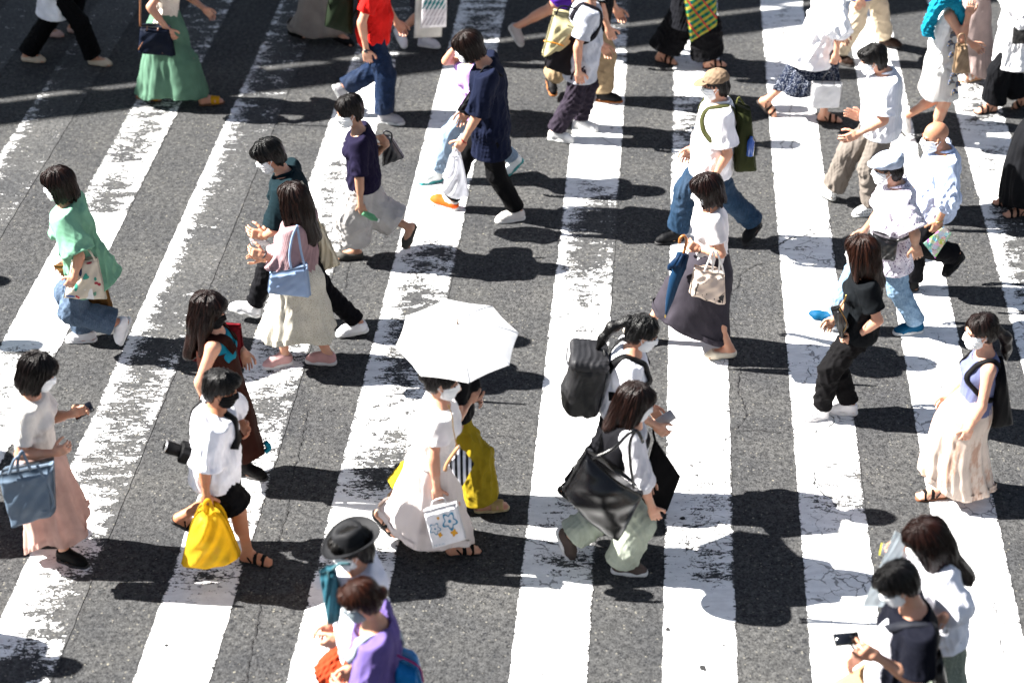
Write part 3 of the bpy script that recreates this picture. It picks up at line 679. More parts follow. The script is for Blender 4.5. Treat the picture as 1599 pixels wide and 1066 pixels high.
        for sd in (1, -1):
            lp = MB()
            for u0 in (-.022, -.085): lp.tube([H.p(.03, sd * .072, u0), H.p(.008, sd * .083, -.02 + (u0 + .05) * .4), H.p(-.018, sd * .084, -.012)], .0024, 5)
            lp.put("ear_loop", mm, base, mo)
    if glasses:
        gl = MB()
        for sd in (1, -1):
            a = np.linspace(0, 2 * np.pi, 13); gl.tube([H.p(.105 - .006 * abs(math.cos(t)), sd * (.033 + .023 * math.cos(t)), .001 + .019 * math.sin(t)) for t in a], .0017, 5, sm=1)
            gl.tube([H.p(.097, sd * .057, .006), H.p(.05, sd * .078, .006), H.p(-.005, sd * .082, .004)], .002, 5)
        gl.tube([H.p(.107, .012, .004), H.p(.107, -.012, .004)], .002, 5); gl.put("eyeglasses", plain(glasses, .3, .4, 'frame'), base, root)
    make_hair(H, hair, seed, base, root, sp, nk, fr, s)
    feet(shoe, FN, FF, s, base, root, seed)
    if top: J['topob'] = make_top(J, torso, top, seed)
    if bot: make_bottom(J, bot, seed, bb)
    if skirt: make_skirt(J, skirt, seed)
    JS[id] = J
    return J
def make_hair(H, hair, seed, base, root, sp, nk, fr, s):
    st, col = hair[:2]; opt = hair[2] if len(hair) > 2 else {}
    if st == 'none': return
    q = H.p; r = random.Random(seed); th = opt.get('th', .016); A = H.A
    dn = -UP * .75 - H.u * .25 if st in ('long', 'pony') else -H.u
    face = lambda w, top: ell(q(.108, 0, top - .10), A, (.074, w, .10), .018, op='sub')
    P, cuts = [], []
    if st in ('short', 'under', 'thin'):
        P = [ell(q(-.014, 0, .038), A, (.100 + th, .078 + th * .7, .090 + th)), ell(q(-.035, 0, -.02), A, (.082 + th * .4, .078 + th * .4, .085), .02), cap(q(-.05, 0, -.03), q(-.055, 0, -.085), .058, .046, .03)]
        if st == 'under': P = [ell(q(-.012, 0, .05), A, (.105 + th, .080 + th, .078 + th)), ell(q(-.03, 0, -.012), A, (.082, .0785, .075), .012)]
        if st != 'thin': P.append(ell(q(.07, .01, .075), A, (.05, .062, .035), .03))
        P += [face(.066, .052), rbox(q(.05, 0, -.085), A, (.07, .12, .075), .02, .012, op='sub')]
        cuts = [(q(0, 0, -.098), -H.u)]
    elif st in ('bob', 'long'):
        L = opt.get('len', .13 if st == 'bob' else .34); w_ = opt.get('w', .092)
        P = [ell(q(-.014, 0, .036), A, (.104 + th, .082 + th, .092 + th)), cap(q(-.022, 0, .01), q(-.028, 0, -.09), w_ + th * .2, w_ + .004, .03, flat=(H.f, 1.08))]
        if st == 'long':
            tl_ = q(-.08, 0, -.06) + unit(dn) * (L - .06) - fr * opt.get('off', .055)
            P.append(cap(q(-.05, 0, -.05), tl_, .064, .052, .05, flat=(H.l, 1.5)))
            for sd in (1, -1): P.append(cap(q(.0, sd * .085, -.04), q(-.0, sd * .11, -.04) + unit(dn) * (L - .12) - fr * .02, .038, .028, .04))
        P.append(face(.07, opt.get('top', .045))); P.append(cap(q(.12, 0, -.06), q(.1, 0, -.2), .066, .075, .02, op='sub'))
        if opt.get('bang', True): P.append(ell(q(.078, 0, .062), A, (.034, .062, .044), .02))
        cuts = [(q(-.03, 0, -L if st == 'bob' else -.5), -H.u)]
    else:                                                       # tied back: pony, bun
        P = [ell(q(-.014, 0, .034), A, (.100 + th * .6, .079 + th * .6, .089 + th * .6)), ell(q(-.04, 0, -.025), A, (.075 + th * .4, .078 + th * .4, .075), .02), face(.068, .058), rbox(q(.055, 0, -.085), A, (.06, .12, .075), .02, .012, op='sub')]
        if st == 'pony':
            a = q(-.105, 0, opt.get('hgt', .03)); P.append(cap(a, a - H.f * .02, .026, .03, .02)); hf = unit(vec(H.f[0], H.f[1], 0)); LL = opt.get('len', .26); bk = opt.get('back', .5); p0 = a - H.f * .02; p1 = p0 + unit(-hf * (bk + .25) - UP * .55) * LL * .38; p2 = p1 + unit(-hf * bk * .8 - UP) * LL * .35; p3 = p2 + unit(-hf * bk * .55 - UP) * LL * .3
            P += [cap(p0, p1, .029, .038, .02), cap(p1, p2, .038, .033, .03), cap(p2, p3, .033, .012, .03)]
        else: P.append(ell(q(-.12, 0, opt.get('hgt', -.01)), A, (.042, .045, .04), .012))
        if opt.get('bang'): P.append(ell(q(.078, 0, .06), A, (.03, .06, .04), .02))
    if opt.get('hat'): cuts.append((q(0, 0, .052), H.u))
    V, Q = solid(P, .0066, cuts); L_ = H.loc(V); az = np.arctan2(L_[:, 1], L_[:, 0]); N = normals(V, Q); rs = np.random.RandomState(seed)
    d = np.zeros(len(V))
    for _ in range(7):
        n = rs.randint(5, 34); d += np.sin(n * az + rs.rand() * 6.3 + L_[:, 2] * rs.normal(0, 18)) / (2.2 + n * .07)
    mask = np.clip((.16 - L_[:, 2]) / .1, .25, 1); amp = .0042 if st not in ('under',) else .003
    V = V + N * (d * amp * mask * np.where(L_[:, 0] < -.125, .12, 1))[:, None]
    low = np.clip((-.06 - L_[:, 2]) / .06, 0, 1); jag = sum(np.sin(az * n + rs.rand() * 6) for n in (7, 13, 19, 27)) * .0065
    V = V + H.u * (jag * low)[:, None]
    if st == 'thin': V = V - N * .004
    # loose locks traced over the surface from the crown
    tree = BVHTree.FromPolygons([Vector(v) for v in V], [tuple(int(i) for i in f_) for f_ in Q]); cr = q(-.03, rs.uniform(-.02, .02), .13); SV, SF_, SA = [], [], []; k0 = len(V)
    longh = st in ('long', 'bob'); cand = np.flatnonzero((L_[:, 2] > (-.02 if longh else .0)) & (L_[:, 0] > (-.3 if longh else -.115))); a3 = np.array([0, 2.094, 4.189])
    for ii in rs.choice(cand, 190 if longh else 120):
        p = V[ii].copy(); ring_ = []; col_ = rs.normal(0, 1, 3) * .4; lift = rs.uniform(.001, .005); nst = rs.randint(7, 13) if longh else rs.randint(4, 7)
        if opt.get('hat') and (p - H.c) @ H.u > .03: continue
        for kk in range(nst):
            h = tree.find_nearest(Vector(p)); sp_ = np.array(h[0]); n_ = np.array(h[1]); out = (sp_ - cr); dr = out - H.u * (.10 + .03 * kk) + rs.normal(0, .012, 3); dr = unit(dr - n_ * (dr @ n_))
            r_ = .0034 * (1 - (kk / (nst - 1)) ** 1.5) + .0006; c_ = sp_ + n_ * (lift * (1 + .8 * kk / nst)); bx = np.cross(dr, n_)
            ring_.append(c_ + r_ * (np.outer(np.cos(a3), bx) + np.outer(np.sin(a3), n_))); p = sp_ + dr * (.024 if longh else .016) + n_ * .002
        m_ = len(ring_); SV.append(np.vstack(ring_)); SF_ += [(k0 + 3 * i + j, k0 + 3 * i + (j + 1) % 3, k0 + 3 * i + 3 + (j + 1) % 3, k0 + 3 * i + 3 + j) for i in range(m_ - 1) for j in range(3)]; SA.append(np.tile(col_, (3 * m_, 1)) + np.repeat(np.arange(m_), 3)[:, None] * .002); k0 += 3 * m_
    at_ = strand(H, V)
    if SV: V = np.vstack([V] + SV); Q = np.vstack([Q, np.array(SF_)]); at_ = np.vstack([at_] + SA)
    put("hair", V, Q, hair_mat(col), base, root, attr=dict(strand=at_))
    if st == 'pony': MB().tube([q(-.115, .03 * math.cos(t), opt.get('hgt', .03) + .03 * math.sin(t)) for t in np.linspace(0, 6.3, 10)], .007, 6, sm=1).put("hair_tie", plain('191919', .6, name='band'), base, root)
def feet(shoe, FN, FF, s, base, root, seed):
    kind, col = shoe[0], shoe[1]; c2 = shoe[2] if len(shoe) > 2 else col; pat = shoe[3] if len(shoe) > 3 else None
    um = fab(col, pat, c2 if pat else None, .6) ; sm_ = plain(c2, .7, name='sole') if not pat else plain('ecebe6', .7, name='sole')
    for i, Fo in enumerate((FN, FF)):
        p = Fo.p; sole_pl = lambda lo, hi: [(p(0, lo), -Fo.up), (p(0, hi), Fo.up)]
        if kind in ('sneaker', 'shoe', 'boot'):
            P = [cap(p(.035, .05), p(.17, .04), .043 * s, .041 * s, .02), cap(p(.17, .035), p(.205, .03), .043 * s, .034 * s, .02), cap(p(.05, .05), p(.045, .095), .042 * s, .044 * s, .02), cap(p(.07, .085), p(.15, .055), .036 * s, .03 * s, .03)]
            cu = [(p(0, .014), -Fo.up), (p(.05, .104 if kind != 'boot' else .14), unit(Fo.up - Fo.d * .35))]
            if kind == 'boot': P.append(cap(p(.045, .09), p(.04, .15), .046 * s, .05 * s, .02))
            V, Q = solid(P, .0065, cu); o = put("shoe", folds(V, Q, .0022, seed + i, .035, 1), Q, um, base, root)
            lo, hi = (0, .032) if kind == 'sneaker' else (0, .022)
            V, Q = solid([cap(p(.03, .012), p(.12, .012), .043 * s, .041 * s, .01, flat=(Fo.side, 1.0)), cap(p(.12, .012), p(.205, .012), .047 * s, .041 * s, .02)], .006, sole_pl(lo, hi)); put("sole", V, Q, sm_, base, o)
            if kind == 'sneaker':
                lc = MB()
                for k in range(4): x = .1 + .022 * k; z = .098 - .014 * k; lc.tube([p(x, z - .016, -.026), p(x + .003, z, 0), p(x, z - .016, .026)], .0032, 5)
                lc.put("laces", plain('f0f0ee' if len(shoe) < 5 else shoe[4], .8, name='lace'), base, o)
        elif kind == 'flat':
            P = [cap(p(.035, .036), p(.17, .034), .046 * s, .046 * s, .02, flat=(Fo.side, 1.08)), cap(p(.17, .034), p(.216, .026), .046 * s, .034 * s, .02, flat=(Fo.side, 1.1))]
            V, Q = solid(P, .006, [(p(0, .008), -Fo.up), (p(.04, .056), unit(Fo.up + Fo.d * .05))] )
            m_ = cap(p(.06, .075), p(.125, .07), .034 * s, .03 * s, .01, op='sub'); V, Q = solid(P + [m_], .006, [(p(0, .008), -Fo.up), (p(.04, .062), unit(Fo.up - Fo.d * .08))]); o = put("shoe", V, Q, um, base, root)
            V, Q = solid([cap(p(.03, .006), p(.2, .006), .037 * s, .036 * s, .02)], .006, sole_pl(0, .013)); put("sole", V, Q, plain('2a2623', .7, name='sole'), base, o)
        else:
            V, Q = solid([cap(p(.03, .008), p(.12, .008), .040 * s, .037 * s, .01), cap(p(.12, .008), p(.212, .008), .044 * s, .038 * s, .02)], .006, sole_pl(-.004, .02)); o = put("sandal", V, Q, sm_, base, root)
            bands = [(.165, .043, .055)] if kind == 'slide' else [(.178, .016, .048), (.125, .015, .06)]
            for x, hw, zt in bands:
                V, Q = solid([cap(p(.03, .035), p(.2, .028), .044 * s, .043 * s, .01, flat=(Fo.side, 1.05)), cap(p(.06, .075), p(.17, .036), .036 * s, .034 * s, .02)], .0055, [(p(x + hw, 0), Fo.d), (p(x - hw, 0), -Fo.d), (p(0, .006), -Fo.up)])
                put("strap", V, Q, um, base, o)
            if kind == 'sandal':
                V, Q = solid([cap(Fo.ankle - Fo.up * .05, Fo.ankle + Fo.up * .06, .0425 * s, .041 * s)], .0055, [(Fo.ankle + Fo.up * .012, unit(Fo.up - Fo.d * .3)), (Fo.ankle - Fo.up * .012, -unit(Fo.up - Fo.d * .3))]); put("strap", V, Q, um, base, o)
                MB().tube([p(.1, .03, -.043), p(.075, .062, -.038), p(.05, .09, -.02)], .006, 6).tube([p(.1, .03, .043), p(.075, .062, .038), p(.05, .09, .02)], .006, 6).put("strap", um, base, o)
def make_top(J, torso, t, seed):
    """t: col, pat, sl (sleeve: 0 none, 1 to the elbow, 2 to the wrist), hem (below the hips, m), loose, flare, amp, collar"""
    s = J['s']; o = .011 + t.get('loose', .01) * .78; sp, fr, la, at = J['sp'], J['fr'], J['la'], J['at']; bb = s
    sl = t.get('sl', .7); P = torso(o); hem = t.get('hem', .1); fl = t.get('flare', 0)
    if t.get('sl', .7) == 0: P = [p for i, p in enumerate(P) if i != 3] + [cap(J['SN'] - J['nla'] * .06, J['SF'] + J['nla'] * .06, .05 * s + o * .6, None, .04)]
    hv = t.get('hv', (0, 0)); dn = unit(-sp * .55 - UP * .45) if hem > .02 else -sp; hpl = (at(0) + dn * hem, unit(dn + fr * t.get('ht', 0)))
    e0 = at(0) + dn * (hem + .06) + fr * hv[0]; P.append(cap(at(.55), e0, .092 + o * .8, .108 + o * .8 + fl, .06, flat=(la, 1.16)))
    for p in P: p['pl'] = list(p['pl']) + [hpl]
    for S0, E, W_, sg in ((J['SN'], J['EN'], J['WN'], 1), (J['SF'], J['EF'], J['WF'], -1)):
        if sl <= 0: continue
        sw = t.get('sw', .006) + o * .8; up1 = min(sl, 1.0); e1 = S0 + (E - S0) * up1; d = unit(E - S0)
        fin = [(e1, d)] if sl <= 1.0 else []
        P.append(cap(S0 - d * .01, e1 + (d * .06 if sl <= 1 else 0), .05 * s + sw * .7, .043 * s + sw * 1.25, .03, pl=fin))
        if sl > 1: d2 = unit(W_ - E); e2 = E + (W_ - E) * min(sl - 1, 1); P.append(cap(E, e2 + d2 * .05, .043 * s + sw * 1.2, .031 * s + sw * .9, .025, pl=[(e2, d2)]))
        if t.get('puff'): P.append(ell(E + (W_ - E) * .25, np.eye(3), (.07, .07, .07), .05))
    cuts = []; n0 = J['nk'] + sp * t.get('nh', .0)
    nn = unit(sp + fr * (.35 if not t.get('collar') else .2)); cuts.append((n0 + sp * .012, nn))
    if t.get('scoop'): P.append(ell(J['nk'] + fr * .03 + sp * .03, np.eye(3), (t['scoop'],) * 3, .01, op='sub'))
    if t.get('open'): P.append(cap(at(1.0, .14), at(-.5, .17), .05, .11, .02, op='sub'))
    V, Q = solid(P, .0085, cuts)
    dz = np.clip(((J['nk'] - V) @ sp) / .25, .25, 1); dz = dz * np.clip(np.abs((V - hpl[0]) @ hpl[1]) / .05, .12, 1)
    for S0, E, W_ in ((J['SN'], J['EN'], J['WN']), (J['SF'], J['EF'], J['WF'])):
        e1 = S0 + (E - S0) * sl if sl <= 1 else E + (W_ - E) * (sl - 1); d = unit(E - S0 if sl <= 1 else W_ - E); nr_ = np.linalg.norm(V - e1, axis=1) < .16
        dz = np.where(nr_, dz * np.clip(np.abs((V - e1) @ d) / .035, .15, 1), dz)
    V = folds(V, Q, t.get('amp', .010) * 1.45, seed + 1, t.get('wl', .12), t.get('drape', .4), dz); V = folds(V, Q, t.get('amp', .010) * .5, seed + 31, t.get('wl', .12) * .45, .6, dz)
    m = fab(t['col'], t.get('pat'), t.get('col2'), t.get('rough', .85), t.get('sc', 1.0)); ob = put(t.get('name', 'shirt'), V, Q, m, J['base'], J['root'])
    if t.get('collar'):
        H = J['H']; c = J['nk'] + sp * .02; r_ = .066 * s; P = []
        a = np.linspace(0, 2 * np.pi, 15); cb = MB(); cb.tube([c + fr * (r_ * math.cos(x) * 1.02) + la * (r_ * math.sin(x)) - sp * (.028 * max(0, math.cos(x)) - .004) for x in a], .011, 8, flat=(sp, 1.7), sm=2); cb.put("collar", m, J['base'], ob)
    return ob
def make_bottom(J, t, seed, bb):
    s = J['s']; o = .010 + t.get('loose', .008); at = J['at']; sp = J['sp']; A = np.array([J['fr'], J['la'], sp]); f = J['f']
    ow = .003; oh = min(o, .008); P = [ell(at(0), A, (.112 * bb + ow, .156 * bb + ow, .13 * s), .04), ell(at(.2), A, (.10 * bb + ow, .13 * bb + ow, .12 * s), .05)]
    ln = t.get('len', 1.93); ends = []
    for Hh, K, Fo in ((J['HN'], J['KN'], J['FN']), (J['HF'], J['KF'], J['FF'])):
        d1 = unit(K - Hh); rk = .056 * s + o + t.get('knee', .006)
        if ln <= 1:
            e = Hh + (K - Hh) * ln; ends.append((e, d1)); P.append(cap(Hh, e + d1 * .05, .083 * bb + oh, .068 * s + o + t.get('hem', .01), .04, pl=[(e, d1)]))
        else:
            P.append(cap(Hh, K, .083 * bb + oh, rk, .04)); d2 = unit(Fo.ankle - K); e = K + (Fo.ankle - K) * (ln - 1); ends.append((e, d2))
            P.append(cap(K, e + d2 * .05, rk, .046 * s + o * .8 + t.get('hem', .006), .03, pl=[(e, unit(d2 + f * t.get('tilt', .15)))]))
    V, Q = solid(P, .0085, [(at(.24), sp)]); mk = np.ones(len(V))
    for e, d in ends: mk = np.where(np.linalg.norm(V - e, axis=1) < .2, mk * np.clip(np.abs((V - e) @ d) / .04, .12, 1), mk)
    V = folds(V, Q, t.get('amp', .008) * 1.3, seed + 2, t.get('wl', .11), t.get('drape', .75), mk); V = folds(V, Q, .004, seed + 32, .05, .8, mk)
    m = fab(t['col'], t.get('pat'), t.get('col2'), t.get('rough', .85), t.get('sc', 1.0)); return put(t.get('name', 'trousers'), V, Q, m, J['base'], J['root'])
def make_skirt(J, t, seed):
    """from the waist (or from the neck for a dress) to a folded hem; hem corners L and R in photo pixels, dep = half depth"""
    s = J['s']; at = J['at']; sp, fr, la = J['sp'], J['fr'], J['la']; rs = np.random.RandomState(seed)
    L_ = at_y(*t['L'], J['y0']); R_ = at_y(*t['R'], J['y0']); hc = (L_ + R_) / 2; a1 = (R_ - L_) / 2; b1 = vec(0, t.get('dep', .2), 0)
    w0 = at(t.get('from', .30)); fx = 1 if fr[0] >= 0 else -1; a0 = fr * fx * (t.get('wa', .115) * s); b0 = la * (1 if la[1] > 0 else -1) * (t.get('wb', .145) * s)
    hp_ = at(0); n = 132; m = 46; az = np.linspace(0, 2 * np.pi, n, endpoint=False); V = []
    nf = t.get('nf', 11); ph = rs.rand(8) * 6.28; amp = t.get('amp', .09)
    fo = sum(np.sin(az * k + p + .6 * np.sin(az * 2 + p)) * w_ for k, p, w_ in ((nf, ph[0], .5), (nf * 2 + 1, ph[1], .22), (max(3, nf // 2), ph[2], .55)))
    for i in range(m):
        u = i / (m - 1); e = u ** t.get('pow', .85)
        c = w0 + (hc - w0) * u + (hp_ + vec(0, 0, -.02) - (w0 + (hc - w0) * .22)) * math.exp(-((u - .22) / .18) ** 2) * .5 + vec(t.get('bow', 0) * math.sin(u * 3.14), 0, 0)
        hipb = 1 + .22 * math.exp(-((u - .25) / .16) ** 2) if t.get('from', .3) < .5 else 1 + .0
        A_ = a0 * hipb + (a1 - a0) * e; B_ = b0 * hipb + (b1 - b0) * e
        k = 1 + amp * (u ** 1.1) * fo + .03 * np.sin(az * 5 + u * 9 + ph[3]) * u + .02 * np.sin(az * 3 - u * 14 + ph[4])
        zz = t.get('wave', .02) * u * np.sin(az * 3 + ph[5]) + .012 * u * fo
        D_ = np.outer(np.cos(az) * k, A_) + np.outer(np.sin(az) * k, B_); rr_ = np.linalg.norm(D_, axis=1); e_ = D_ / rr_[:, None]; need = rr_
        if u > .12:
            for a_, b_, ra_, rb_ in [(J['HN'], J['KN'], .085, .06), (J['KN'], J['FN'].ankle, .06, .045), (J['HF'], J['KF'], .085, .06), (J['KF'], J['FF'].ankle, .06, .045)]:
                if abs(b_[2] - a_[2]) < 1e-3: continue
                tt = (c[2] - a_[2]) / (b_[2] - a_[2])
                if -.06 <= tt <= 1.0:
                    tt = min(max(tt, 0), 1); p_ = a_ + (b_ - a_) * tt - c; need = np.maximum(need, e_ @ p_ + (ra_ + (rb_ - ra_) * tt) * s + .012)
        D_ = e_ * need[:, None]
        V.append(c + D_ + np.outer(zz, UP))
    # turned-in hem gives the cloth an edge
    V.append(V[-1] * .985 + V[-1].mean(0) * .015 + vec(0, 0, .002)); V.append(V[-2] * .97 + V[-2].mean(0) * .03 + vec(0, 0, .05)); m += 2
    V = np.vstack(V); Q = np.array([(i * n + j, (i + 1) * n + j, (i + 1) * n + (j + 1) % n, i * n + (j + 1) % n) for i in range(m - 1) for j in range(n)])
    Vv = folds(V, Q, t.get('fine', .006), seed + 5, .1, .4)
    mt = fab(t['col'], t.get('pat'), t.get('col2'), t.get('rough', .85), t.get('sc', 1.0)); return put(t.get('name', 'skirt'), Vv, Q, mt, J['base'], J['root'])

# ---------------------------------------------------------------- things people carry or wear
def bag(name, label, cat, C, y, th, mat, wpow=1.0, sag=.0, bulge=.0, handles=(), hmat=None, group=None, wr=.004, edge=.10, n=22, prints=(), flap=None, parent=None, seedk=0, tex=None):
    """soft box: C = its four corners TL TR BR BL in photo pixels on the upright plane at depth y, th thick"""
    P = [at_y(u, v, y) for u, v in C]; rs = np.random.RandomState(abs(int(C[0][0])) + 7 + seedk); s_ = np.linspace(0, 1, n)
    ph = rs.rand(6) * 6.28
    def pt(a, b, side=0):
        bw = b ** wpow; p = (P[0] * (1 - a) + P[1] * a) * (1 - bw) + (P[3] * (1 - a) + P[2] * a) * bw; zl = (P[0] * (1 - a) + P[1] * a) * (1 - b) + (P[3] * (1 - a) + P[2] * a) * b; p = vec(p[0], p[1], zl[2] - sag * math.sin(math.pi * a) * b * b + sag * .6 * (1 - math.sin(math.pi * a)) * b ** 6)
        ed = min(a, 1 - a, b, 1 - b) / edge; pr = math.sqrt(max(0, 1 - max(0, 1 - ed) ** 2)) if edge > 0 else 1
        w_ = wr * (math.sin(a * 9 + ph[0] + 3 * b) + math.sin(b * 11 + ph[1] - 4 * a) + math.sin((a + b) * 17 + ph[2]))
        o = side * (th / 2 * (.25 + .75 * pr) + bulge * math.sin(a * 3.14) * math.sin(min(1, b * .75 + .25) * 3.14)) + w_ * pr
        return p + vec(0, o, 0)
    V = [pt(a, b, -1) for b in s_ for a in s_] + [pt(a, b, 1) for b in s_ for a in s_]; k = n * n
    Q = [(i * n + j, (i + 1) * n + j, (i + 1) * n + j + 1, i * n + j + 1) for i in range(n - 1) for j in range(n - 1)]; Q += [(k + q[0], k + q[3], k + q[2], k + q[1]) for q in Q]
    rim = [(0, j) for j in range(n)] + [(i, n - 1) for i in range(1, n)] + [(n - 1, j) for j in range(n - 2, -1, -1)] + [(i, 0) for i in range(n - 2, 0, -1)]
    for (i, j), (i2, j2) in zip(rim, rim[1:] + rim[:1]): Q.append((i * n + j, i2 * n + j2, k + i2 * n + j2, k + i * n + j)[::-1])
    base = vec(np.mean([p[0] for p in P]), y, min(p[2] for p in P))
    if parent is None: root = empty(name, tuple(base), label, cat, group); put("bag_body" if 'bag' in name or 'tote' in name or 'pack' in name or 'pouch' in name else "body", V, np.array(Q), mat, base, root)
    else: root, base = parent; put(name, V, np.array(Q), mat, base, root)
    for hd in handles:
        pts, r = hd[0], hd[1]; m_ = MB(); m_.tube([at_y(q[0], q[1], y + (q[2] if len(q) > 2 else -th / 2)) for q in pts], r, 8, flat=((0, 1, 0), 1.0) if len(hd) < 3 else ((0, 1, 0), hd[2])); m_.put("handle" if len(hd) < 4 else hd[3], hmat or mat, base, root)
    for nm, col, polys in prints:
        m_ = MB()
        for poly in polys:
            if nm in ('print', 'trim', 'stripe_print', 'blossom_print'): m_ = MB()
            c = np.mean(poly, 0); pts = [c] + list(poly); m_.add([pt(min(max(a, .02), .98), min(max(b, .02), .98), -1) + vec(0, -.0035, 0) for a, b in pts], None, [(0, i + 1, (i + 1) % len(poly) + 1) for i in range(len(poly))])
            if nm in ('print', 'trim', 'stripe_print', 'blossom_print') or poly is polys[-1]: m_.put(nm, plain(col, .7, name='ink'), base, root, smooth=False)
    return root, base, pt
def disc(a, b, r, ry=None, n=12, k=0, amp=0, ph=0): return [(a + r * (1 + amp * math.sin(k * t + ph)) * math.cos(t), b + (ry or r) * (1 + amp * math.sin(k * t + ph)) * math.sin(t)) for t in np.linspace(0, 6.283, n, endpoint=False)]
def ring(a, b, r, ry, wd, k=5, amp=.25, n=40):
    o = []; T = np.linspace(0, 6.283, n + 1)
    f = lambda t, e: (a + (r + e) * (1 + amp * math.sin(k * t)) * math.cos(t), b + (ry + e * ry / r) * (1 + amp * math.sin(k * t)) * math.sin(t))
    for t0, t1 in zip(T[:-1], T[1:]): o.append([f(t0, -wd), f(t1, -wd), f(t1, wd), f(t0, wd)])
    return o
def strap(J, name, pts, r, mat, flat=None, root=None):
    """band over the body: 3-D points"""
    return MB().tube(pts, r, 8, flat=flat, sm=4).put(name, mat, J['base'] if root is None else root[1], J['root'] if root is None else root[0])
def band(J, name, pts, wd, mat, root=None, lift=.007, ob=None):
    """flat strap lying on the garment"""
    ob = ob or J['topob']; me = ob.data; tree = BVHTree.FromPolygons([v.co for v in me.vertices], [p.vertices for p in me.polygons])
    P = np.asarray(pts, float); Q = np.vstack([2 * P[0] - P[1], P, 2 * P[-1] - P[-2]]); S_ = []
    for i in range(1, len(Q) - 2):
        for t in np.linspace(0, 1, 9, endpoint=False):
            a, b, c, d = Q[i - 1:i + 3]; S_.append(.5 * (2 * b + (c - a) * t + (2 * a - 5 * b + 4 * c - d) * t * t + (3 * b - a - 3 * c + d) * t ** 3))
    S_.append(P[-1]); L, N = [], []
    for p in S_:
        h = tree.find_nearest(Vector(p - J['base'])); L.append(np.array(h[0])); N.append(np.array(h[1]))
    L, N = np.array(L), np.array(N)
    for _ in range(3): L[1:-1] = (L[:-2] + L[1:-1] * 2 + L[2:]) / 4; N[1:-1] = (N[:-2] + N[1:-1] + N[2:]) / 3
    N /= np.linalg.norm(N, axis=1)[:, None]; T = np.gradient(L, axis=0); B = np.cross(T, N); B /= np.linalg.norm(B, axis=1)[:, None] + 1e-9; C = L + N * lift + J['base']
    V = np.stack([C - B * wd / 2 + N * .004, C + B * wd / 2 + N * .004, C + B * wd / 2 - N * .006, C - B * wd / 2 - N * .006], 1).reshape(-1, 3)
    F_ = [(4 * i + k, 4 * i + (k + 1) % 4, 4 * i + 4 + (k + 1) % 4, 4 * i + 4 + k) for i in range(len(C) - 1) for k in range(4)] + [(0, 3, 2, 1), (4 * len(C) - 4, 4 * len(C) - 3, 4 * len(C) - 2, 4 * len(C) - 1)]
    r = root or (J['root'], J['base']); return put(name, V, np.array(F_), mat, r[1], r[0])
def pack_straps(J, root, mat, wd=.055):
    at = J['at']
    for sg in (1, -1): band(J, "strap", [at(.72, -.16, sg * .08), at(.98, -.08, sg * .10), at(1.03, .02, sg * .11), at(.86, .15, sg * .11), at(.6, .14, sg * .15), at(.42, .0, sg * .19), at(.34, -.12, sg * .16)], wd, mat, root)
def phone(label, c, dirx, dirz, hw, hh, col='15161a', case=None):
    x = unit(dirx); z = unit(dirz - x * (dirz @ x)); y = np.cross(z, x); root = empty("phone", tuple(c), label, "phone")
    V, Q = solid([rbox(c, [x, y, z], (hw, .0048, hh), .0045)], .003); put("case", V, Q, plain(case or col, .35, name='phone case'), c, root)
    MB().box(c - y * .0056, (hw * .92, .0006, hh * .94), [x, y, z]).put("screen", plain(col, .08, name='screen'), c, root)
    MB().box(c + y * .0062 + z * hh * .7 + x * hw * .5, (.008, .0018, .012), [x, y, z]).put("camera_lens", plain('0a0a0c', .1, name='lens'), c, root); return root
def px(J, u, v, dy=0): return at_y(u, v, J['y0'] + dy)
# ---------------------------------------------------------------- the crowd, nearest the lens last
G_R, G_L = "pedestrians walking to the right", "pedestrians walking to the left"
T_ = dict
LEATHER = lambda c, r=.38: fab(c, 'leather', None, r, 1.0, .5)
# --- far row
person('A1', "person in white shirt and black trousers wearing pointed cream flats, far left corner", 5, (105, 99), (100, -128), (96, -100),
       (140, 100, 0, 174, 104, 0), (36, 95, 0, 79, 99, 0), hip=(85, None), h=1.64, female=True, wn=(22, 8), en=(40, -32), wf=(150, -20), ef=(120, -42), group=G_R,
       top=T_(col='e9e9ee', sl=1.3, hem=.30, loose=.03, flare=.05, amp=.016), bot=T_(col='121214', len=1.96, loose=.02, hem=.03), shoe=('flat', 'cbb9a2'), hair=('bob', '1a1210'))
person('A0', "person in dark trousers and pale pink shoes walking behind the cream flats", 0, (112, 52), (112, -165), (108, -140),
       (64, 56, .05, 88, 58, 0), (108, 50, 0, 142, 55, 0), h=1.6, female=True, group=G_R, top=T_(col='9a8f8c', sl=.8, hem=.2), bot=T_(col='1a1b20', len=1.9, loose=.015), shoe=('flat', 'd9b9ae'), hair=('bob', '1d1412'))
J = person('A2', "person in cream top and long mint green skirt wearing mustard yellow slides", 0, (283, 160), (262, -72), (252, -42),
       (312, 164, 0, 355, 160, .03), (213, 152, .05, 256, 158, 0), hip=(258, None), h=1.62, female=True, en=(234, 5), wn=(266, 52), hdn=(277, 70), ef=(294, -6), wf=(319, 14), hdf=(333, 27), group=G_R,
       top=T_(col='ddd2c4', sl=.62, hem=.0, loose=.012), skirt=T_(L=(214, 146), R=(314, 141), dep=.2, col='6c937c', amp=.07, nf=13, wave=.02, pat='sheet'), shoe=('slide', 'c08a18', '6b4526'), hair=('long', '241712'), cn=.5)
bag("shoulder_bag", "navy bucket bag with tan piping hanging in front of a mint green skirt", "bag", [(219, 40), (266, 42), (274, 86), (215, 80)], J['y0'] - .27, .15, fab('141c2e', None, None, .6), bulge=.03,
    handles=[([(219, 42), (219, 15), (222, -20), (250, -55)], .009), ([(230, 42), (226, 60), (216, 78)], .006), ([(247, 44), (246, 64), (254, 84)], .006)], hmat=LEATHER('8a5a3c'))
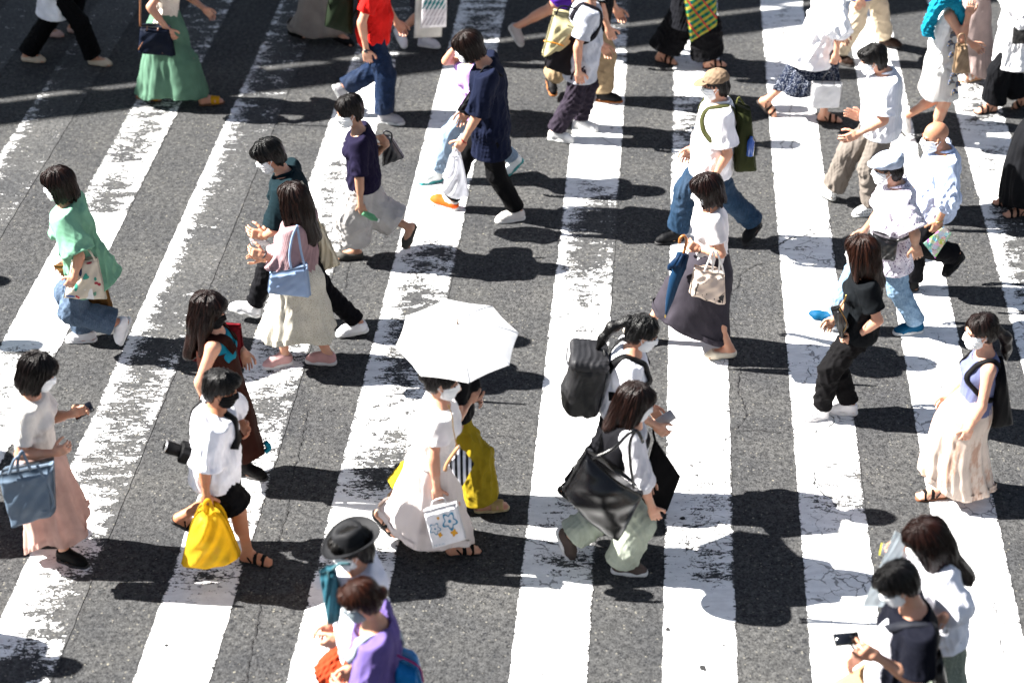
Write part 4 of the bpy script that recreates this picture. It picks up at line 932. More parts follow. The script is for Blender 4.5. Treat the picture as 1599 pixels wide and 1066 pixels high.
J = person('A3', "person in long grey skirt and black flats behind the dark green backpack", 0, (505, 62), (505, -150), (512, -120),
       (520, 60, .05, 548, 72, 0), (452, 53, 0, 487, 63, 0), h=1.6, female=True, group=G_R, top=T_(col='bdb6ae', sl=.8, hem=.0), skirt=T_(L=(455, 46), R=(545, 52), dep=.19, col='8d857d', amp=.035, nf=8, wave=.008), shoe=('flat', '141416'), hair=('bob', '1d1412'))
J = person('A4', "person in red shirt and dark jeans with wristwatch and dark green backpack", 0, (585, 182), (585, -52), (598, -82),
       (592, 190, 0, 625, 194, 0), (519, 136, .30, 530, 156, .16), hip=(583, None), h=1.74, b=1.08, en=(563, 40), wn=(572, 78), hdn=(575, 100), group=G_R,
       top=T_(col='d2201c', sl=.66, hem=.10, loose=.03, flare=.02, amp=.012), bot=T_(col='15233a', pat='denim', col2='1d3050', loose=.025, hem=.02), shoe=('sneaker', '9d9ca0', 'd8d8d6'), hair=('short', '14100e'), pn=(0, 1, 0))
Hw = J['WN']; MB().tube([Hw + .031 * (math.cos(t) * vec(1, 0, 0) + math.sin(t) * vec(0, 1, 0)) for t in np.linspace(0, 6.3, 12)], .007, 6, sm=1).box(Hw + vec(0, -.034, 0), (.016, .006, .016)).put("wristwatch", plain('15171b', .25, name='watch'), J['base'], J['root'])
bag("backpack", "dark green backpack on the back of the red shirt", "backpack", [(519, -52), (553, -58), (551, 52), (507, 38)], J['y0'], .30, fab('1f2a1b', None, None, .7), bulge=.02, edge=.22,
    handles=[([(551, -48), (575, -42), (580, -20), (552, 25)], .018), ([(512, 0), (518, 20), (528, 35)], .006)], hmat=fab('11140f', None, None, .7))
J = person('A5', "person in white sneakers carrying white paper bags striped with teal", 0, (668, 78), (668, -140), (676, -110),
       (618, 46, .17, 634, 80, 0), (654, 71, 0, 693, 76, 0), h=1.58, female=True, group=G_R, top=T_(col='c7c3be', sl=.7, hem=.0), skirt=T_(L=(640, 4), R=(702, 6), dep=.2, col='3a3c46'), shoe=('sneaker', 'dcdbe2', 'ececea', None, 'c8c8cc'), hair=('long', '1d1412'), wn=(672, -22), en=(664, -66), cn=.9)
bag("paper_bag", "white paper bag with teal diagonal stripes, carried above white sneakers", "paper bag", [(661, -45), (699, -42), (697, 42), (656, 44)], J['y0'] - .3, .10, fab('e6e2e4', None, None, .6), edge=.03, wr=.003,
    handles=[([(668, -42), (672, -64), (688, -64), (690, -40)], .004)], prints=[('stripe_print', '0f7c80', [[(x, y), (x + .08, y), (x - .10, y + .13), (x - .18, y + .13)] for y, x0 in ((.42, .25), (.5, .18)) for x in np.arange(x0, 1.0, .16)]), ('stripe_print', 'b9aeb6', [[(x, y), (x + .05, y), (x - .12, y + .14), (x - .17, y + .14)] for y in (.62, .78) for x in np.arange(.22, 1.0, .15)])])
bag("paper_bag", "plain cream paper bag tucked behind the teal striped one", "paper bag", [(650, -30), (692, -28), (690, 57), (646, 59)], J['y0'] - .14, .12, fab('d8d4cc', None, None, .6), edge=.03, wr=.002)
J = person('A8', "person in purple shorts and grey running shoes striding bare legged", 0, (868, 88), (905, -128), (915, -158),
       (797, 42, .22, 818, 80, .03), (915, 84, 0, 948, 86, 0), hip=(895, None), h=1.68, group=G_R, top=T_(col='2b2b33', sl=.6, hem=.05, loose=.02), bot=T_(col='4a2490', len=.62, loose=.03, hem=.03, name='shorts'), shoe=('sneaker', 'b9b3b0', 'e0dfdc'), hair=('short', '14100e'))
J = person('A10', "person in black shirt and khaki trousers with gum soled black shoes", 0, (925, 157), (938, -66), (948, -92),
       (858, 124, .13, 868, 164, .02), (932, 157, 0, 972, 160, 0), hip=(930, None), h=1.72, en=(938, 2), wn=(950, 44), hdn=(960, 70), group=G_R,
       top=T_(col='16171b', sl=.95, hem=.08, loose=.02), bot=T_(col='a08a6c', loose=.028, hem=.03, len=1.95), shoe=('shoe', '1b1a1c', 'b0641c'), hair=('short', '14100e'))
J = person('A9', "person in pale grey tee and plum trousers with beige rolltop backpack", 2, (895, 212), (918, 4), (934, -22),
       (857, 217, 0, 905, 224, 0), (897, 198, 0, 940, 208, 0), hip=(908, None), h=1.66, b=1.04, en=(902, 74), wn=(903, 112), hdn=(906, 128), group=G_R,
       top=T_(col='b9bcc6', sl=.74, hem=.24, loose=.04, flare=.03, amp=.013), bot=T_(col='37303c', loose=.024, hem=.012, amp=.014, wl=.07), shoe=('sneaker', 'dcdcdc', 'e9e9e6'), hair=('short', '14100e'), pn=(0, 1, 0))
rt, rb, rp = bag("backpack", "beige and black rolltop backpack with orange zip, leaning on a pale grey tee", "backpack", [(866, 22), (903, 30), (897, 118), (850, 100)], J['y0'] + .02, .32, fab('1d1b20', None, None, .7), bulge=.03, edge=.16,
    handles=[([(868, 24), (876, 10), (900, 14)], .008)], hmat=fab('1c1a22', None, None, .7))
pack_straps(J, (rt, rb), fab('1c1a22', None, None, .7))
bag("top_cover", None, None, [(864, 20), (902, 29), (893, 66), (846, 84)], rb[1] + .0, .345, fab('b3aa84', None, None, .8), bulge=.03, edge=.16, parent=(rt, rb))
MB().tube([at_y(849, 64, rb[1] - .205), at_y(864, 67, rb[1] - .222), at_y(880, 72, rb[1] - .222)], .007, 6).put("zip", plain('d88a18', .5, name='zip'), rb, rt)
J = person('A11', "person in wide black trousers and black strappy sandals with a plaid bag", 0, (1075, 104), (1078, -112), (1086, -140),
       (1098, 107, .0, 1131, 104, .02), (1024, 95, 0, 1056, 102, 0), h=1.6, female=True, group=G_R, top=T_(col='15161c', sl=.8, hem=.35, loose=.03, flare=.06), bot=T_(col='121216', loose=.05, hem=.085, len=1.8, knee=.05, amp=.012), shoe=('sandal', '141417', '17171a'), hair=('long', '1a1210'), wn=(1095, -32), en=(1080, -70), cn=.9)
bag("tote_bag", "green and yellow plaid tote bag against black trousers", "tote bag", [(1066, -8), (1118, -14), (1120, 40), (1078, 66)], J['y0'] - .28, .09, fab('0f5a58', 'plaid', '2a7a4a', .7), bulge=.02,
    handles=[([(1078, -6), (1084, -40), (1102, -42), (1110, -10)], .008)], hmat=fab('14201f', None, None, .7))
J = person('A13', "person in bright blue shirt over beige trousers and dark brown loafers", 4, (1343, 92), (1352, -128), (1362, -158),
       (1300, 94, 0, 1332, 104, 0), (1373, 70, .0, 1404, 74, .02), hip=(1345, None), h=1.68, en=(1343, 4), wn=(1340, 38), hdn=(1323, 56), group=G_R,
       top=T_(col='1f4fb4', sl=.7, hem=.16, loose=.03, flare=.03), bot=T_(col='c9b9a0', loose=.022, hem=.02), shoe=('shoe', '35261f', '251c18'), hair=('short', '14100e'))
J = person('A12', "person in loose white blouse and navy floral skirt holding a white paper bag", 0, (1262, 186), (1300, -48), (1310, -76),
       (1276, 188, 0, 1313, 192, 0), (1183, 158, .13, 1207, 182, .0), hip=(1278, None), h=1.6, female=True, en=(1311, 40), wn=(1305, 88), hdn=(1300, 108), group=G_R,
       top=T_(col='e3e3e8', sl=1.25, hem=.20, loose=.05, flare=.11, sw=.025, amp=.022, wl=.16, hv=(-.07, 0)), skirt=T_(L=(1208, 142), R=(1308, 128), dep=.19, col='1c2439', pat='fleck', col2='b9bfcc', amp=.10, nf=9, wave=.03, sc=1.6), shoe=('sandal', '221712', '2a1d16'), hair=('long', '1a1210'), cn=.9)
bag("paper_bag", "white paper bag with thin dark cord handles, in front of a navy floral skirt", "paper bag", [(1268, 128), (1315, 129), (1310, 166), (1264, 168)], J['y0'] - .26, .10, fab('d9d8da', None, None, .5), edge=.03, wr=.002,
    handles=[([(1283, 133), (1288, 118), (1300, 112), (1303, 133)], .0028)], hmat=plain('26262a', .7, name='cord'))
J = person('A16', "person in taupe maxi dress with pale sandals beside the white blouse", 180, (1522, 126), (1532, -84), (1526, -112),
       (1534, 121, .05, 1503, 128, 0), (1548, 112, .1, 1526, 122, 0), h=1.58, female=True, group=G_L, top=T_(col='9b8a86', sl=.3, hem=.02), skirt=T_(L=(1500, 108), R=(1552, 112), dep=.18, col='9b8a86', amp=.05, nf=10, **{'from': .35}, name='dress'), shoe=('sandal', 'd9d4cf', 'b98b62'), hair=('long', '2a1a12'), wn=(1556, -15), en=(1560, -48))
J = person('A17', "person in long white top and wide black trousers at the upper right edge", 180, (1580, 174), (1592, -50), (1584, -80),
       (1556, 173, 0, 1519, 179, 0), (1612, 160, .1, 1590, 170, 0), hip=(1588, None), h=1.6, female=True, group=G_L, top=T_(col='e6e6e9', sl=1.1, hem=.30, loose=.05, flare=.07, amp=.015), bot=T_(col='131418', loose=.025, hem=.06, knee=.02, len=1.88), shoe=('sandal', '18181b', '1b1a1c'), hair=('long', '1a1210'), wn=(1590, 28), en=(1604, -8), ef=(1606, 0), wf=(1604, 40), cn=.9)
bag("shoulder_bag", "small black leather bag against a long white top", "bag", [(1583, 38), (1606, 36), (1608, 66), (1580, 68)], J['y0'] - .3, .1, LEATHER('121214', .3), bulge=.02, handles=[([(1586, 38), (1590, 26), (1600, 26), (1604, 38)], .006)])
J = person('A15', "person in white dress with turquoise scarf, bare legs mid stride", 0, (1450, 224), (1480, 6), (1492, -26),
       (1446, 222, 0, 1482, 227, 0), (1400, 176, .25, 1411, 206, .08), hip=(1468, None), h=1.62, female=True, en=(1503, 62), wn=(1512, 24), hdn=(1518, 2), ef=(1490, 62), wf=(1520, 70), group=G_R,
       top=T_(col='e4e3e2', sl=.0, hem=.06, loose=.012), skirt=T_(L=(1434, 144), R=(1497, 150), dep=.19, col='e0dfdd', pat='sheet', amp=.03, nf=7, **{'from': .5}, name='dress'), shoe=('shoe', 'e2e0dc', '2a2523'), hair=('pony', '1d1412'), cn=.3)
sc_ = [(1448, 50, -.10, .05), (1452, 34, -.13, .055), (1462, 10, -.17, .06), (1478, -2, -.19, .062), (1492, 4, -.17, .055), (1501, 22, -.15, .045), (1504, 42, -.13, .03)]
V, Q = solid([cap(px(J, *a[:3]), px(J, *c[:3]), a[3], c[3], .03) for a, c in zip(sc_, sc_[1:])] + [cap(px(J, 1447, 44, -.12), px(J, 1458, 60, -.12), .05, .018, .03), cap(px(J, 1470, -8, .02), px(J, 1470, -8, -.15), .06, .06, .05)], .008)
put("scarf", folds(folds(V, Q, .016, 4, .07, .9), Q, .006, 5, .03, .9), Q, fab('1585a2', None, None, .85), J['base'], J['root'])
V_ = [(1488, 52), (1494, 70), (1486, 84), (1492, 100), (1488, 116), (1496, 130), (1490, 142), (1484, 66), (1497, 112), (1485, 126)]
fl = MB()
for i, (u, v) in enumerate(V_):
    V, Q = solid([ell(px(J, u, v, -.20), np.eye(3), (.024, .012, .022)), ell(px(J, u + 4, v + 3, -.20), np.eye(3), (.02, .012, .012)), ell(px(J, u - 3, v + 5, -.20), np.eye(3), (.014, .012, .02))], .007); fl.add(folds(V, Q, .006, i, .03, 1), Q)
fl.put("flower_trim", fab('565f78', 'floral', '9a8a4a', .8, 1.5), J['base'], J['root'])
bag("handbag", "beige structured handbag hanging beside the flowered white dress", "handbag", [(1494, 70), (1510, 70), (1515, 112), (1487, 113)], J['y0'] - .27, .12, LEATHER('93785a', .5), bulge=.01, edge=.06,
    handles=[([(1496, 72), (1497, 56), (1506, 54), (1508, 72)], .006)])
J = person('A18', "person in billowing black skirt and black sandals at the right edge", 180, (1610, 332), (1640, 112), (1630, 84),
       (1592, 322, 0, 1556, 320, 0), (1606, 336, 0, 1570, 340, 0), hip=(1630, None), h=1.6, female=True, group=G_L, top=T_(col='17181c', sl=.7, hem=.0), skirt=T_(L=(1562, 312), R=(1670, 318), dep=.24, col='16171b', amp=.09, nf=11, wave=.02, bow=-.06), shoe=('sandal', '17171a', '19181a'), hair=('long', '1a1210'), en=(1662, 160), wn=(1668, 215), ef=(1655, 150), wf=(1660, 200))
# --- second row
J = person('A14', "person in white polo and grey trousers with checkered slip-on shoes, palms open", 180, (1330, 330), (1382, 114), (1363, 93),
       (1372, 332, 0, 1336, 337, 0), (1302, 312, .02, 1266, 290, .10), hip=(1377, None), h=1.7, b=1.03, hp=14, en=(1380, 188), wn=(1340, 209), hdn=(1318, 218), ef=(1362, 178), wf=(1343, 184), hdf=(1330, 178), group=G_L, glasses='4a4a4e',
       top=T_(col='dfdfe5', pat='stripe', col2='d6d7de', sl=.82, hem=.10, loose=.045, flare=.02, sw=.02, amp=.013, collar=True, sc=1.3), bot=T_(col='7b736c', loose=.03, hem=.03, amp=.012), shoe=('shoe', 'e2e2e2', '2a2c34', 'check'), hair=('short', '15110f'), cn=.3, cf=.3)
J = person('A7', "person in lilac shirt and pale jeans, elbow raised, half hidden behind navy tunic", 180, (725, 284), (736, 96), (731, 70),
       (816, 250, .12, 790, 276, .0), (690, 281, 0, 655, 289, 0), hip=(742, None), h=1.52, female=True, ef=(696, 96, -.05), wf=(716, 66, -.08), group=G_L, hdf=(728, 58),
       top=T_(col='b493cc', sl=.7, hem=.10, loose=.025), bot=T_(col='74899f', pat='denim', col2='90a3b5', loose=.012), shoe=('sneaker', 'dfe4e4', '2f9a9a'), hair=('bob', '1d1412'))
J = person('A6', "person in long navy tunic and black trousers wearing orange and white sneakers", 180, (752, 338), (760, 100), (730, 74),
       (818, 341, 0, 763, 349, 0), (713, 328, 0, 663, 312, .03), hip=(766, None), h=1.76, b=1.05, hp=22, en=(741, 194), wn=(724, 219), hdn=(712, 238), group=G_L,
       top=T_(col='141b33', sl=.98, hem=.27, loose=.04, flare=.045, sw=.022, amp=.012), bot=T_(col='111114', loose=.012, hem=.006), shoe=('sneaker', 'd9d4cf', 'e8e6e2', None, 'e86a1a'), hair=('bob', '2a1710', dict(len=.10)), cn=.9)
MB().tube([J['WN'] + .03 * (math.cos(t) * vec(.7, 0, -.7) + math.sin(t) * vec(0, 1, 0)) for t in np.linspace(0, 6.3, 12)], .007, 6, sm=1).put("wristband", plain('b02418', .5, name='band'), J['base'], J['root'])
Fq = J['FF']; V, Q = solid([cap(Fq.p(.035, .055), Fq.p(.17, .044), .055, .054, .02), cap(Fq.p(.17, .038), Fq.p(.205, .032), .054, .046, .02)], .0065, [(Fq.p(0, .03), -Fq.up), (Fq.p(.05, .085), Fq.up - Fq.d * .3)]); put("shoe_cover", V, Q, fab('d9561a', None, None, .6), J['base'], J['root'])
bag("shoulder_bag", "small black bag hanging at the chest of the navy tunic", "bag", [(733, 145), (742, 150), (738, 182), (714, 172)], J['y0'] - .1, .09, fab('15151a', None, None, .6), bulge=.015, handles=[([(736, 148), (748, 118), (762, 103), (785, 120)], .009)])
bag("plastic_bag", "white plastic bag full of shopping, hanging by orange sneaker", "plastic bag", [(704, 242), (716, 238), (732, 306), (690, 302)], J['y0'] - .26, .16, fab('e8e9ee', 'film', None, .45), bulge=.05, wpow=.6, sag=.03, wr=.012, edge=.3, handles=[([(706, 246), (711, 232), (717, 242)], .008)])
J = person('A19', "person in tan cap and white shirt carrying an olive backpack", 180, (1112, 384), (1124, 160), (1117, 132),
       (1186, 350, .13, 1157, 388, .01), (1066, 374, 0, 1035, 379, 0), hip=(1112, None), h=1.72, b=1.06, hp=8, en=(1136, 240), wn=(1117, 274), group=G_L, glasses='222226',
       top=T_(col='e8e4e6', sl=.78, hem=.16, loose=.045, flare=.05, sw=.02, amp=.012, collar=True), bot=T_(col='22374c', pat='denim', col2='2c4560', loose=.026, hem=.02), shoe=('shoe', '17181b', '131316'), hair=('short', '1a1614', dict(hat=1, th=.008)))
def cap_hat(J, col, brim=.085, flat=False):
    H = J['H']; q = H.p; m = fab(col, None, None, .85)
    if flat:
        V, Q = solid([ell(q(.002, 0, .075), np.array([unit(H.f - H.u * .22), H.l, unit(H.u + H.f * .22)]), (.132, .108, .058)), ell(q(-.03, 0, .055), H.A, (.098, .096, .055), .02), ell(q(.105, 0, .048), H.A, (.05, .07, .012), .012)], .006, [(q(0, 0, .03), -H.u + H.f * .05)])
        ob = put("flat_cap", folds(V, Q, .004, 3, .07, 1), Q, m, J['base'], J['root'])
    else:
        V, Q = solid([ell(q(-.012, 0, .05), H.A, (.112, .096, .088))], .006, [(q(0, 0, .042), -H.u)]); ob = put("baseball_cap", folds(V, Q, .004, 3, .06, 1), Q, m, J['base'], J['root'])
        V, Q = solid([ell(q(.10, 0, .040), np.array([unit(H.f - H.u * .22), H.l, unit(H.u + H.f * .22)]), (brim, .078, .009), .01)], .005, [(q(.06, 0, 0), -H.f)]); put("visor", V, Q, m, J['base'], ob)
        MB().lathe([(.0001, .006), (.007, .004), (.009, 0)], q(-.012, 0, .138), H.A[[0, 1, 2]], 10).put("button", m, J['base'], ob)
cap_hat(J, '8a7560')
rt, rb, rp = bag("backpack", "olive green backpack with water bottle pocket behind a white shirt", "backpack", [(1147, 160), (1172, 170), (1181, 262), (1146, 264)], J['y0'], .30, fab('353a1e', None, None, .75), bulge=.02, edge=.2,
    handles=[([(1150, 162), (1154, 152), (1162, 163)], .008)], hmat=fab('5a5c34', None, None, .75))
pack_straps(J, (rt, rb), fab('484a2a', None, None, .75), .05)
MB().lathe([(.0001, 0), (.03, .003), (.031, .13), (.02, .15), (.014, .16), (.014, .175), (.0001, .176)], at_y(1171, 243, J['y0'] - .18), None, 16).put("water_bottle", plain('1c4ea0', .25, name='bottle'), rb, rt)
MB().box(at_y(1113, 191, J['y0'] - .175), (.012, .008, .022)).put("strap_patch", plain('d87038', .6, name='patch'), rb, rt)
J = person('A28', "person in sheer purple tee and wide pale grey trousers with necklace", 180, (588, 404), (562, 206), (545, 174),
       (566, 402, 0, 526, 405, 0), (647, 352, .21, 634, 388, .07), hip=(568, None), h=1.52, b=1.02, female=True, hp=10, hy=25, en=(561, 282), wn=(563, 322), hdn=(570, 340), ef=(590, 258), wf=(604, 226), hdf=(598, 218), group=G_L, skin='b58d74',
       top=T_(col='1f1a35', sl=.92, hem=.07, loose=.025, amp=.009), bot=T_(col='b3b0ae', loose=.045, hem=.065, knee=.05, len=1.66, amp=.012, wl=.13), shoe=('flat', '4c4a46'), hair=('thin', '1a1110', dict(th=.026)), cn=.8)
nk_ = J['H']; MB().tube([J['at'](.93, .06, .05), J['at'](.86, .125, .04), J['at'](.80, .135, 0), J['at'](.86, .125, -.04), J['at'](.93, .06, -.05)], .004, 5).put("necklace", plain('e0e0e4', .3, .5, 'silver'), J['base'], J['root'])
bt = empty("water_bottle", tuple(px(J, 577, 345, -.22)), "pale green plastic bottle held against grey trousers", "bottle"); bx = unit(vec(.7, 0, -.45)); bA = np.array([vec(0, 1, 0), np.cross(bx, vec(0, 1, 0)), bx]); bc = px(J, 566, 331, -.2)
MB().lathe([(.0001, 0), (.026, .003), (.028, .02), (.024, .05), (.028, .08), (.028, .1), (.014, .13), (.013, .145)], bc, bA, 14).put("bottle_body", fab('8fd0a8', 'film', None, .2), np.array(bt.location), bt)
MB().lathe([(.015, .143), (.015, .16), (.0001, .161)], bc, bA, 12).put("bottle_cap", plain('e9efe9', .4, name='lid'), np.array(bt.location), bt)
bag("handbag", "navy handbag swung out behind the purple tee", "handbag", [(598, 212), (612, 216), (631, 245), (597, 258)], J['y0'] + .22, .14, LEATHER('151824', .45), bulge=.02, edge=.2, handles=[([(600, 216), (600, 205), (611, 208), (612, 220)], .007)])
J = person('A26', "person in dark teal shirt and black trousers with chunky white sneakers", 180, (455, 512), (445, 272), (420, 243),
       (574, 516, .04, 520, 526, 0), (404, 494, .05, 368, 484, .09), hip=(468, None), h=1.7, hp=24, hy=8, en=(428, 366, -.08), wn=(414, 368), hdn=(394, 364), ef=(420, 365), wf=(405, 378), group=G_L,
       top=T_(col='10252c', sl=.95, hem=.12, loose=.04, flare=.02, sw=.02, collar=True), bot=T_(col='131318', loose=.014, hem=.004), shoe=('sneaker', 'e6e6e9', 'f0f0ee'), hair=('short', '0f0d0d', dict(th=.022)), cn=.5)
bag("notebook", "white notebook held open in front of the dark teal shirt", "notebook", [(389, 372), (420, 377), (424, 384), (392, 382)], J['y0'] - .12, .02, fab('e9e9ec', None, None, .6), edge=.03, wr=.001)
bag("tote_bag", "cream canvas tote bag trailing behind a pink sweater", "tote bag", [(492, 355), (503, 352), (531, 412), (500, 424)], J['y0'] - .02, .10, fab('cfc4ac', None, None, .9), bulge=.02, wr=.008, handles=[([(494, 358), (487, 330), (480, 300), (470, 283)], .009), ([(502, 356), (490, 325), (478, 300)], .008)])
J = person('A25', "person in mint green tunic and cuffed blue jeans with white mask", 180, (150, 542), (103, 320), (91, 287),
       (204, 497, .28, 189, 538, .07), (150, 531, 0, 98, 534, .0), hip=(132, 412), h=1.6, female=True, hp=10, hy=6, en=(128, 408, -.13), wn=(116, 432, -.03), hdn=(104, 452), ef=(112, 408), wf=(98, 430), group=G_L,
       top=T_(col='7caf92', sl=.93, hem=.20, loose=.05, flare=.07, sw=.04, amp=.020, wl=.15, drape=.25, ht=-.35, hv=(-.10, 0)), bot=T_(col='4b5c72', pat='denim', col2='5f7084', loose=.024, hem=.038, knee=.016, len=1.9), shoe=('shoe', 'e4e4e8', 'ededee'), hair=('bob', '2b1610'), cn=.5)
bag("tote_bag", "cream tote bag with small colourful prints under a mint green sleeve", "tote bag", [(112, 406), (152, 402), (167, 466), (99, 464)], J['y0'] - .19, .08, fab('cdc4b4', None, None, .9), bulge=.03, wr=.006, handles=[([(118, 410), (118, 398), (122, 386, .1)], .009), ([(148, 406), (140, 392), (128, 384, .1)], .008)],
    prints=[('print', '12264e', [disc(.42, .2, .055, .12)]), ('print', 'a01a34', [disc(.72, .03, .10, .03), disc(.86, .53, .05, .04), disc(.92, .58, .05, .04)]), ('print', '2a9a86', [disc(.6, .32, .09, .07, k=3, amp=.2), disc(.3, .62, .05, .1), disc(.86, .42, .04, .04)]),
            ('print', '2a56a0', [disc(.17, .88, .12, .035)]), ('print', 'c04040', [disc(.33, .86, .03, .03), disc(.38, .88, .03, .03)]), ('print', 'e9e9ea', [[(.52, .68), (.72, .68), (.74, .95), (.54, .95)]])])
bag("paper_bag", "brown paper bag carried behind the printed tote, showing at the jeans", "paper bag", [(83, 414), (158, 414), (176, 480), (150, 483)], J['y0'] + .06, .08, fab('8a6238', None, None, .7), edge=.03, wr=.003)
J = person('A21', "bald person in light blue shirt and black trousers carrying a folded newspaper", 180, (1450, 458), (1474, 236), (1460, 213),
       (1503, 400, .30, 1478, 428, .20), (1432, 452, 0, 1392, 458, 0), hip=(1462, None), h=1.66, b=1.05, hp=8, hy=10, en=(1482, 306), wn=(1466, 344), hdn=(1459, 364), group=G_L, skin='b8876a',
       top=T_(col='b6c2da', pat='stripe', col2='bdc8e0', sl=1.22, hem=.10, loose=.035, sw=.02, flare=.02, collar=True, amp=.016), bot=T_(col='17171b', loose=.02, hem=.02), shoe=('shoe', '121214', '121214'), hair=('none', ''), cn=.85, pn=(0, 1, 0))
MB().tube([J['WN'] + .031 * (math.cos(t) * vec(.95, 0, .3) + math.sin(t) * vec(0, 1, 0)) for t in np.linspace(0, 6.3, 12)], .007, 6, sm=1).put("wristwatch", plain('a8905a', .3, .7, 'brass'), J['base'], J['root'])
bag("newspaper", "folded colour newspaper in the hand of the bald walker", "newspaper", [(1442, 380), (1474, 353), (1486, 364), (1460, 403)], J['y0'] - .24, .02, fab('b9b6b0', 'collage', None, .6), edge=.04, wr=.002)
J = person('A22', "person in pale blue flat cap and white patterned shirt with teal running shoes", 180, (1372, 520), (1402, 290), (1386, 263),
       (1440, 517, 0, 1386, 523, 0), (1304, 512, .03, 1263, 494, .09), hip=(1396, None), h=1.66, b=1.02, hp=6, en=(1430, 352), wn=(1429, 384, .02), hdn=(1434, 402), group=G_L, skin='b58d74',
       top=T_(col='dcd6e0', pat='dots', col2='8f7f9a', sl=.9, hem=.22, loose=.04, flare=.04, sw=.03, collar=True, amp=.015, sc=.9), bot=T_(col='68849f', pat='denim', col2='88a2ba', loose=.014, hem=.01), shoe=('sneaker', '0a4f74', 'dcdcdc', None, '12202c'), hair=('short', '1d1916', dict(hat=1, th=.008)), cn=.6)
cap_hat(J, 'a9b4c6', flat=True)
bag("waist_bag", "black leather waist bag on the front of the patterned shirt", "bag", [(1362, 362), (1402, 374), (1397, 405), (1370, 402)], J['y0'] - .19, .13, LEATHER('131315', .32), bulge=.03, edge=.25, handles=[([(1400, 376), (1414, 372), (1424, 366)], .012), ([(1366, 366), (1384, 376), (1394, 400)], .004, 1, 'zip')])
# --- middle row
J = person('A27', "person in dusty pink sweater and pale floral skirt with pink sneakers, long brown hair", 164, (470, 572), (466, 342), (458, 311),
       (456, 566, 0, 402, 578, 0), (524, 568, 0, 474, 564, .0), hip=(466, None), h=1.62, female=True, hp=10, hy=-22, en=(450, 432), wn=(413, 398), hdn=(386, 392), ef=(440, 425), wf=(412, 405), hdf=(392, 396), group=G_L,
       top=T_(col='a08387', sl=1.75, hem=.10, loose=.035, sw=.02, puff=True, amp=.012, pat='rib'), skirt=T_(L=(407, 520), R=(524, 519), dep=.22, col='c6c1b4', pat='fleck', col2='8d887c', amp=.09, nf=13, wave=.03, sc=1.8), shoe=('sneaker', 'c69a98', 'e8e4e4', None, 'dcbcba'), hair=('long', '2c1710', dict(len=.30, w=.1)), cn=.6)
MB().tube([J['WN'] + .03 * (math.cos(t) * vec(.5, 0, .8) + math.sin(t) * vec(0, 1, 0)) for t in np.linspace(0, 6.3, 12)], .006, 6, sm=1).put("wristwatch", plain('2a2226', .4, name='watch'), J['base'], J['root'])
bag("shoulder_bag", "light blue leather shoulder bag under a dusty pink sleeve", "shoulder bag", [(421, 425), (480, 413), (486, 460), (417, 452)], J['y0'] - .27, .13, LEATHER('879fc2', .5), bulge=.01, edge=.05, wr=.002, handles=[([(455, 420), (452, 400), (456, 372), (464, 352)], .009), ([(476, 416), (470, 392), (466, 365), (464, 352)], .009)])
J = person('A20', "person in white tee and long dark grey skirt with navy folded umbrella and tote", 180, (1100, 548), (1112, 326), (1103, 297),
       (1148, 556, 0, 1097, 560, 0), (1016, 526, .04, 976, 520, .1), hip=(1110, None), h=1.58, female=True, hp=14, en=(1126, 396), wn=(1093, 389), hdn=(1071, 379), ef=(1118, 396), wf=(1098, 396, .12), group=G_L,
       top=T_(col='e4dedd', sl=.62, hem=.03, loose=.014, amp=.007), skirt=T_(L=(1026, 490), R=(1140, 530), dep=.19, col='3f3b43', amp=.02, nf=6, wave=.004, fine=.006, pow=.8), shoe=('flat', 'd8ccb8'), hair=('bob', '2a1512', dict(len=.115)), cn=.95)
MB().tube([J['WN'] + .03 * (math.cos(t) * vec(.2, 0, .95) + math.sin(t) * vec(0, 1, 0)) for t in np.linspace(0, 6.3, 12)], .007, 6, sm=1).put("wristwatch", plain('2a241e', .4, name='watch'), J['base'], J['root'])
fu = empty("folded_umbrella", tuple(px(J, 1039, 494, -.2)), "folded navy umbrella with wooden hook handle, point down", "umbrella"); fl0 = np.array(fu.location)
MB().tube([px(J, 1040, 491, -.2), px(J, 1046, 466, -.2), px(J, 1054, 436, -.2), px(J, 1060, 420, -.2), px(J, 1066, 398, -.2)], [.008, .032, .045, .05, .05], 12).put("canopy", fab('123452', None, None, .6), fl0, fu)
mb = MB()
for k in range(9):
    a = k * .7; c0 = px(J, 1066 + 6 * math.cos(a), 399 + 3 * math.sin(a), -.2 + .05 * math.sin(a)); c1 = px(J, 1056 + 11 * math.cos(a), 419 + 4 * math.sin(a), -.2 + .07 * math.sin(a)); mb.tube([c0, c1], [.012, .024], 7)
mb.put("frill", fab('0e2a48', None, None, .6), fl0, fu)
MB().tube([px(J, 1067, 398, -.2), px(J, 1070, 385, -.2), px(J, 1072, 374, -.2), px(J, 1068, 368, -.2), px(J, 1062, 372, -.2), px(J, 1061, 380, -.2)], .011, 8).put("handle", plain('a8662a', .4, name='wood'), fl0, fu)
MB().tube([px(J, 1040, 490, -.2), px(J, 1038, 496, -.2)], .006, 6).put("tip", plain('b0934a', .3, .8, 'brass'), fl0, fu)
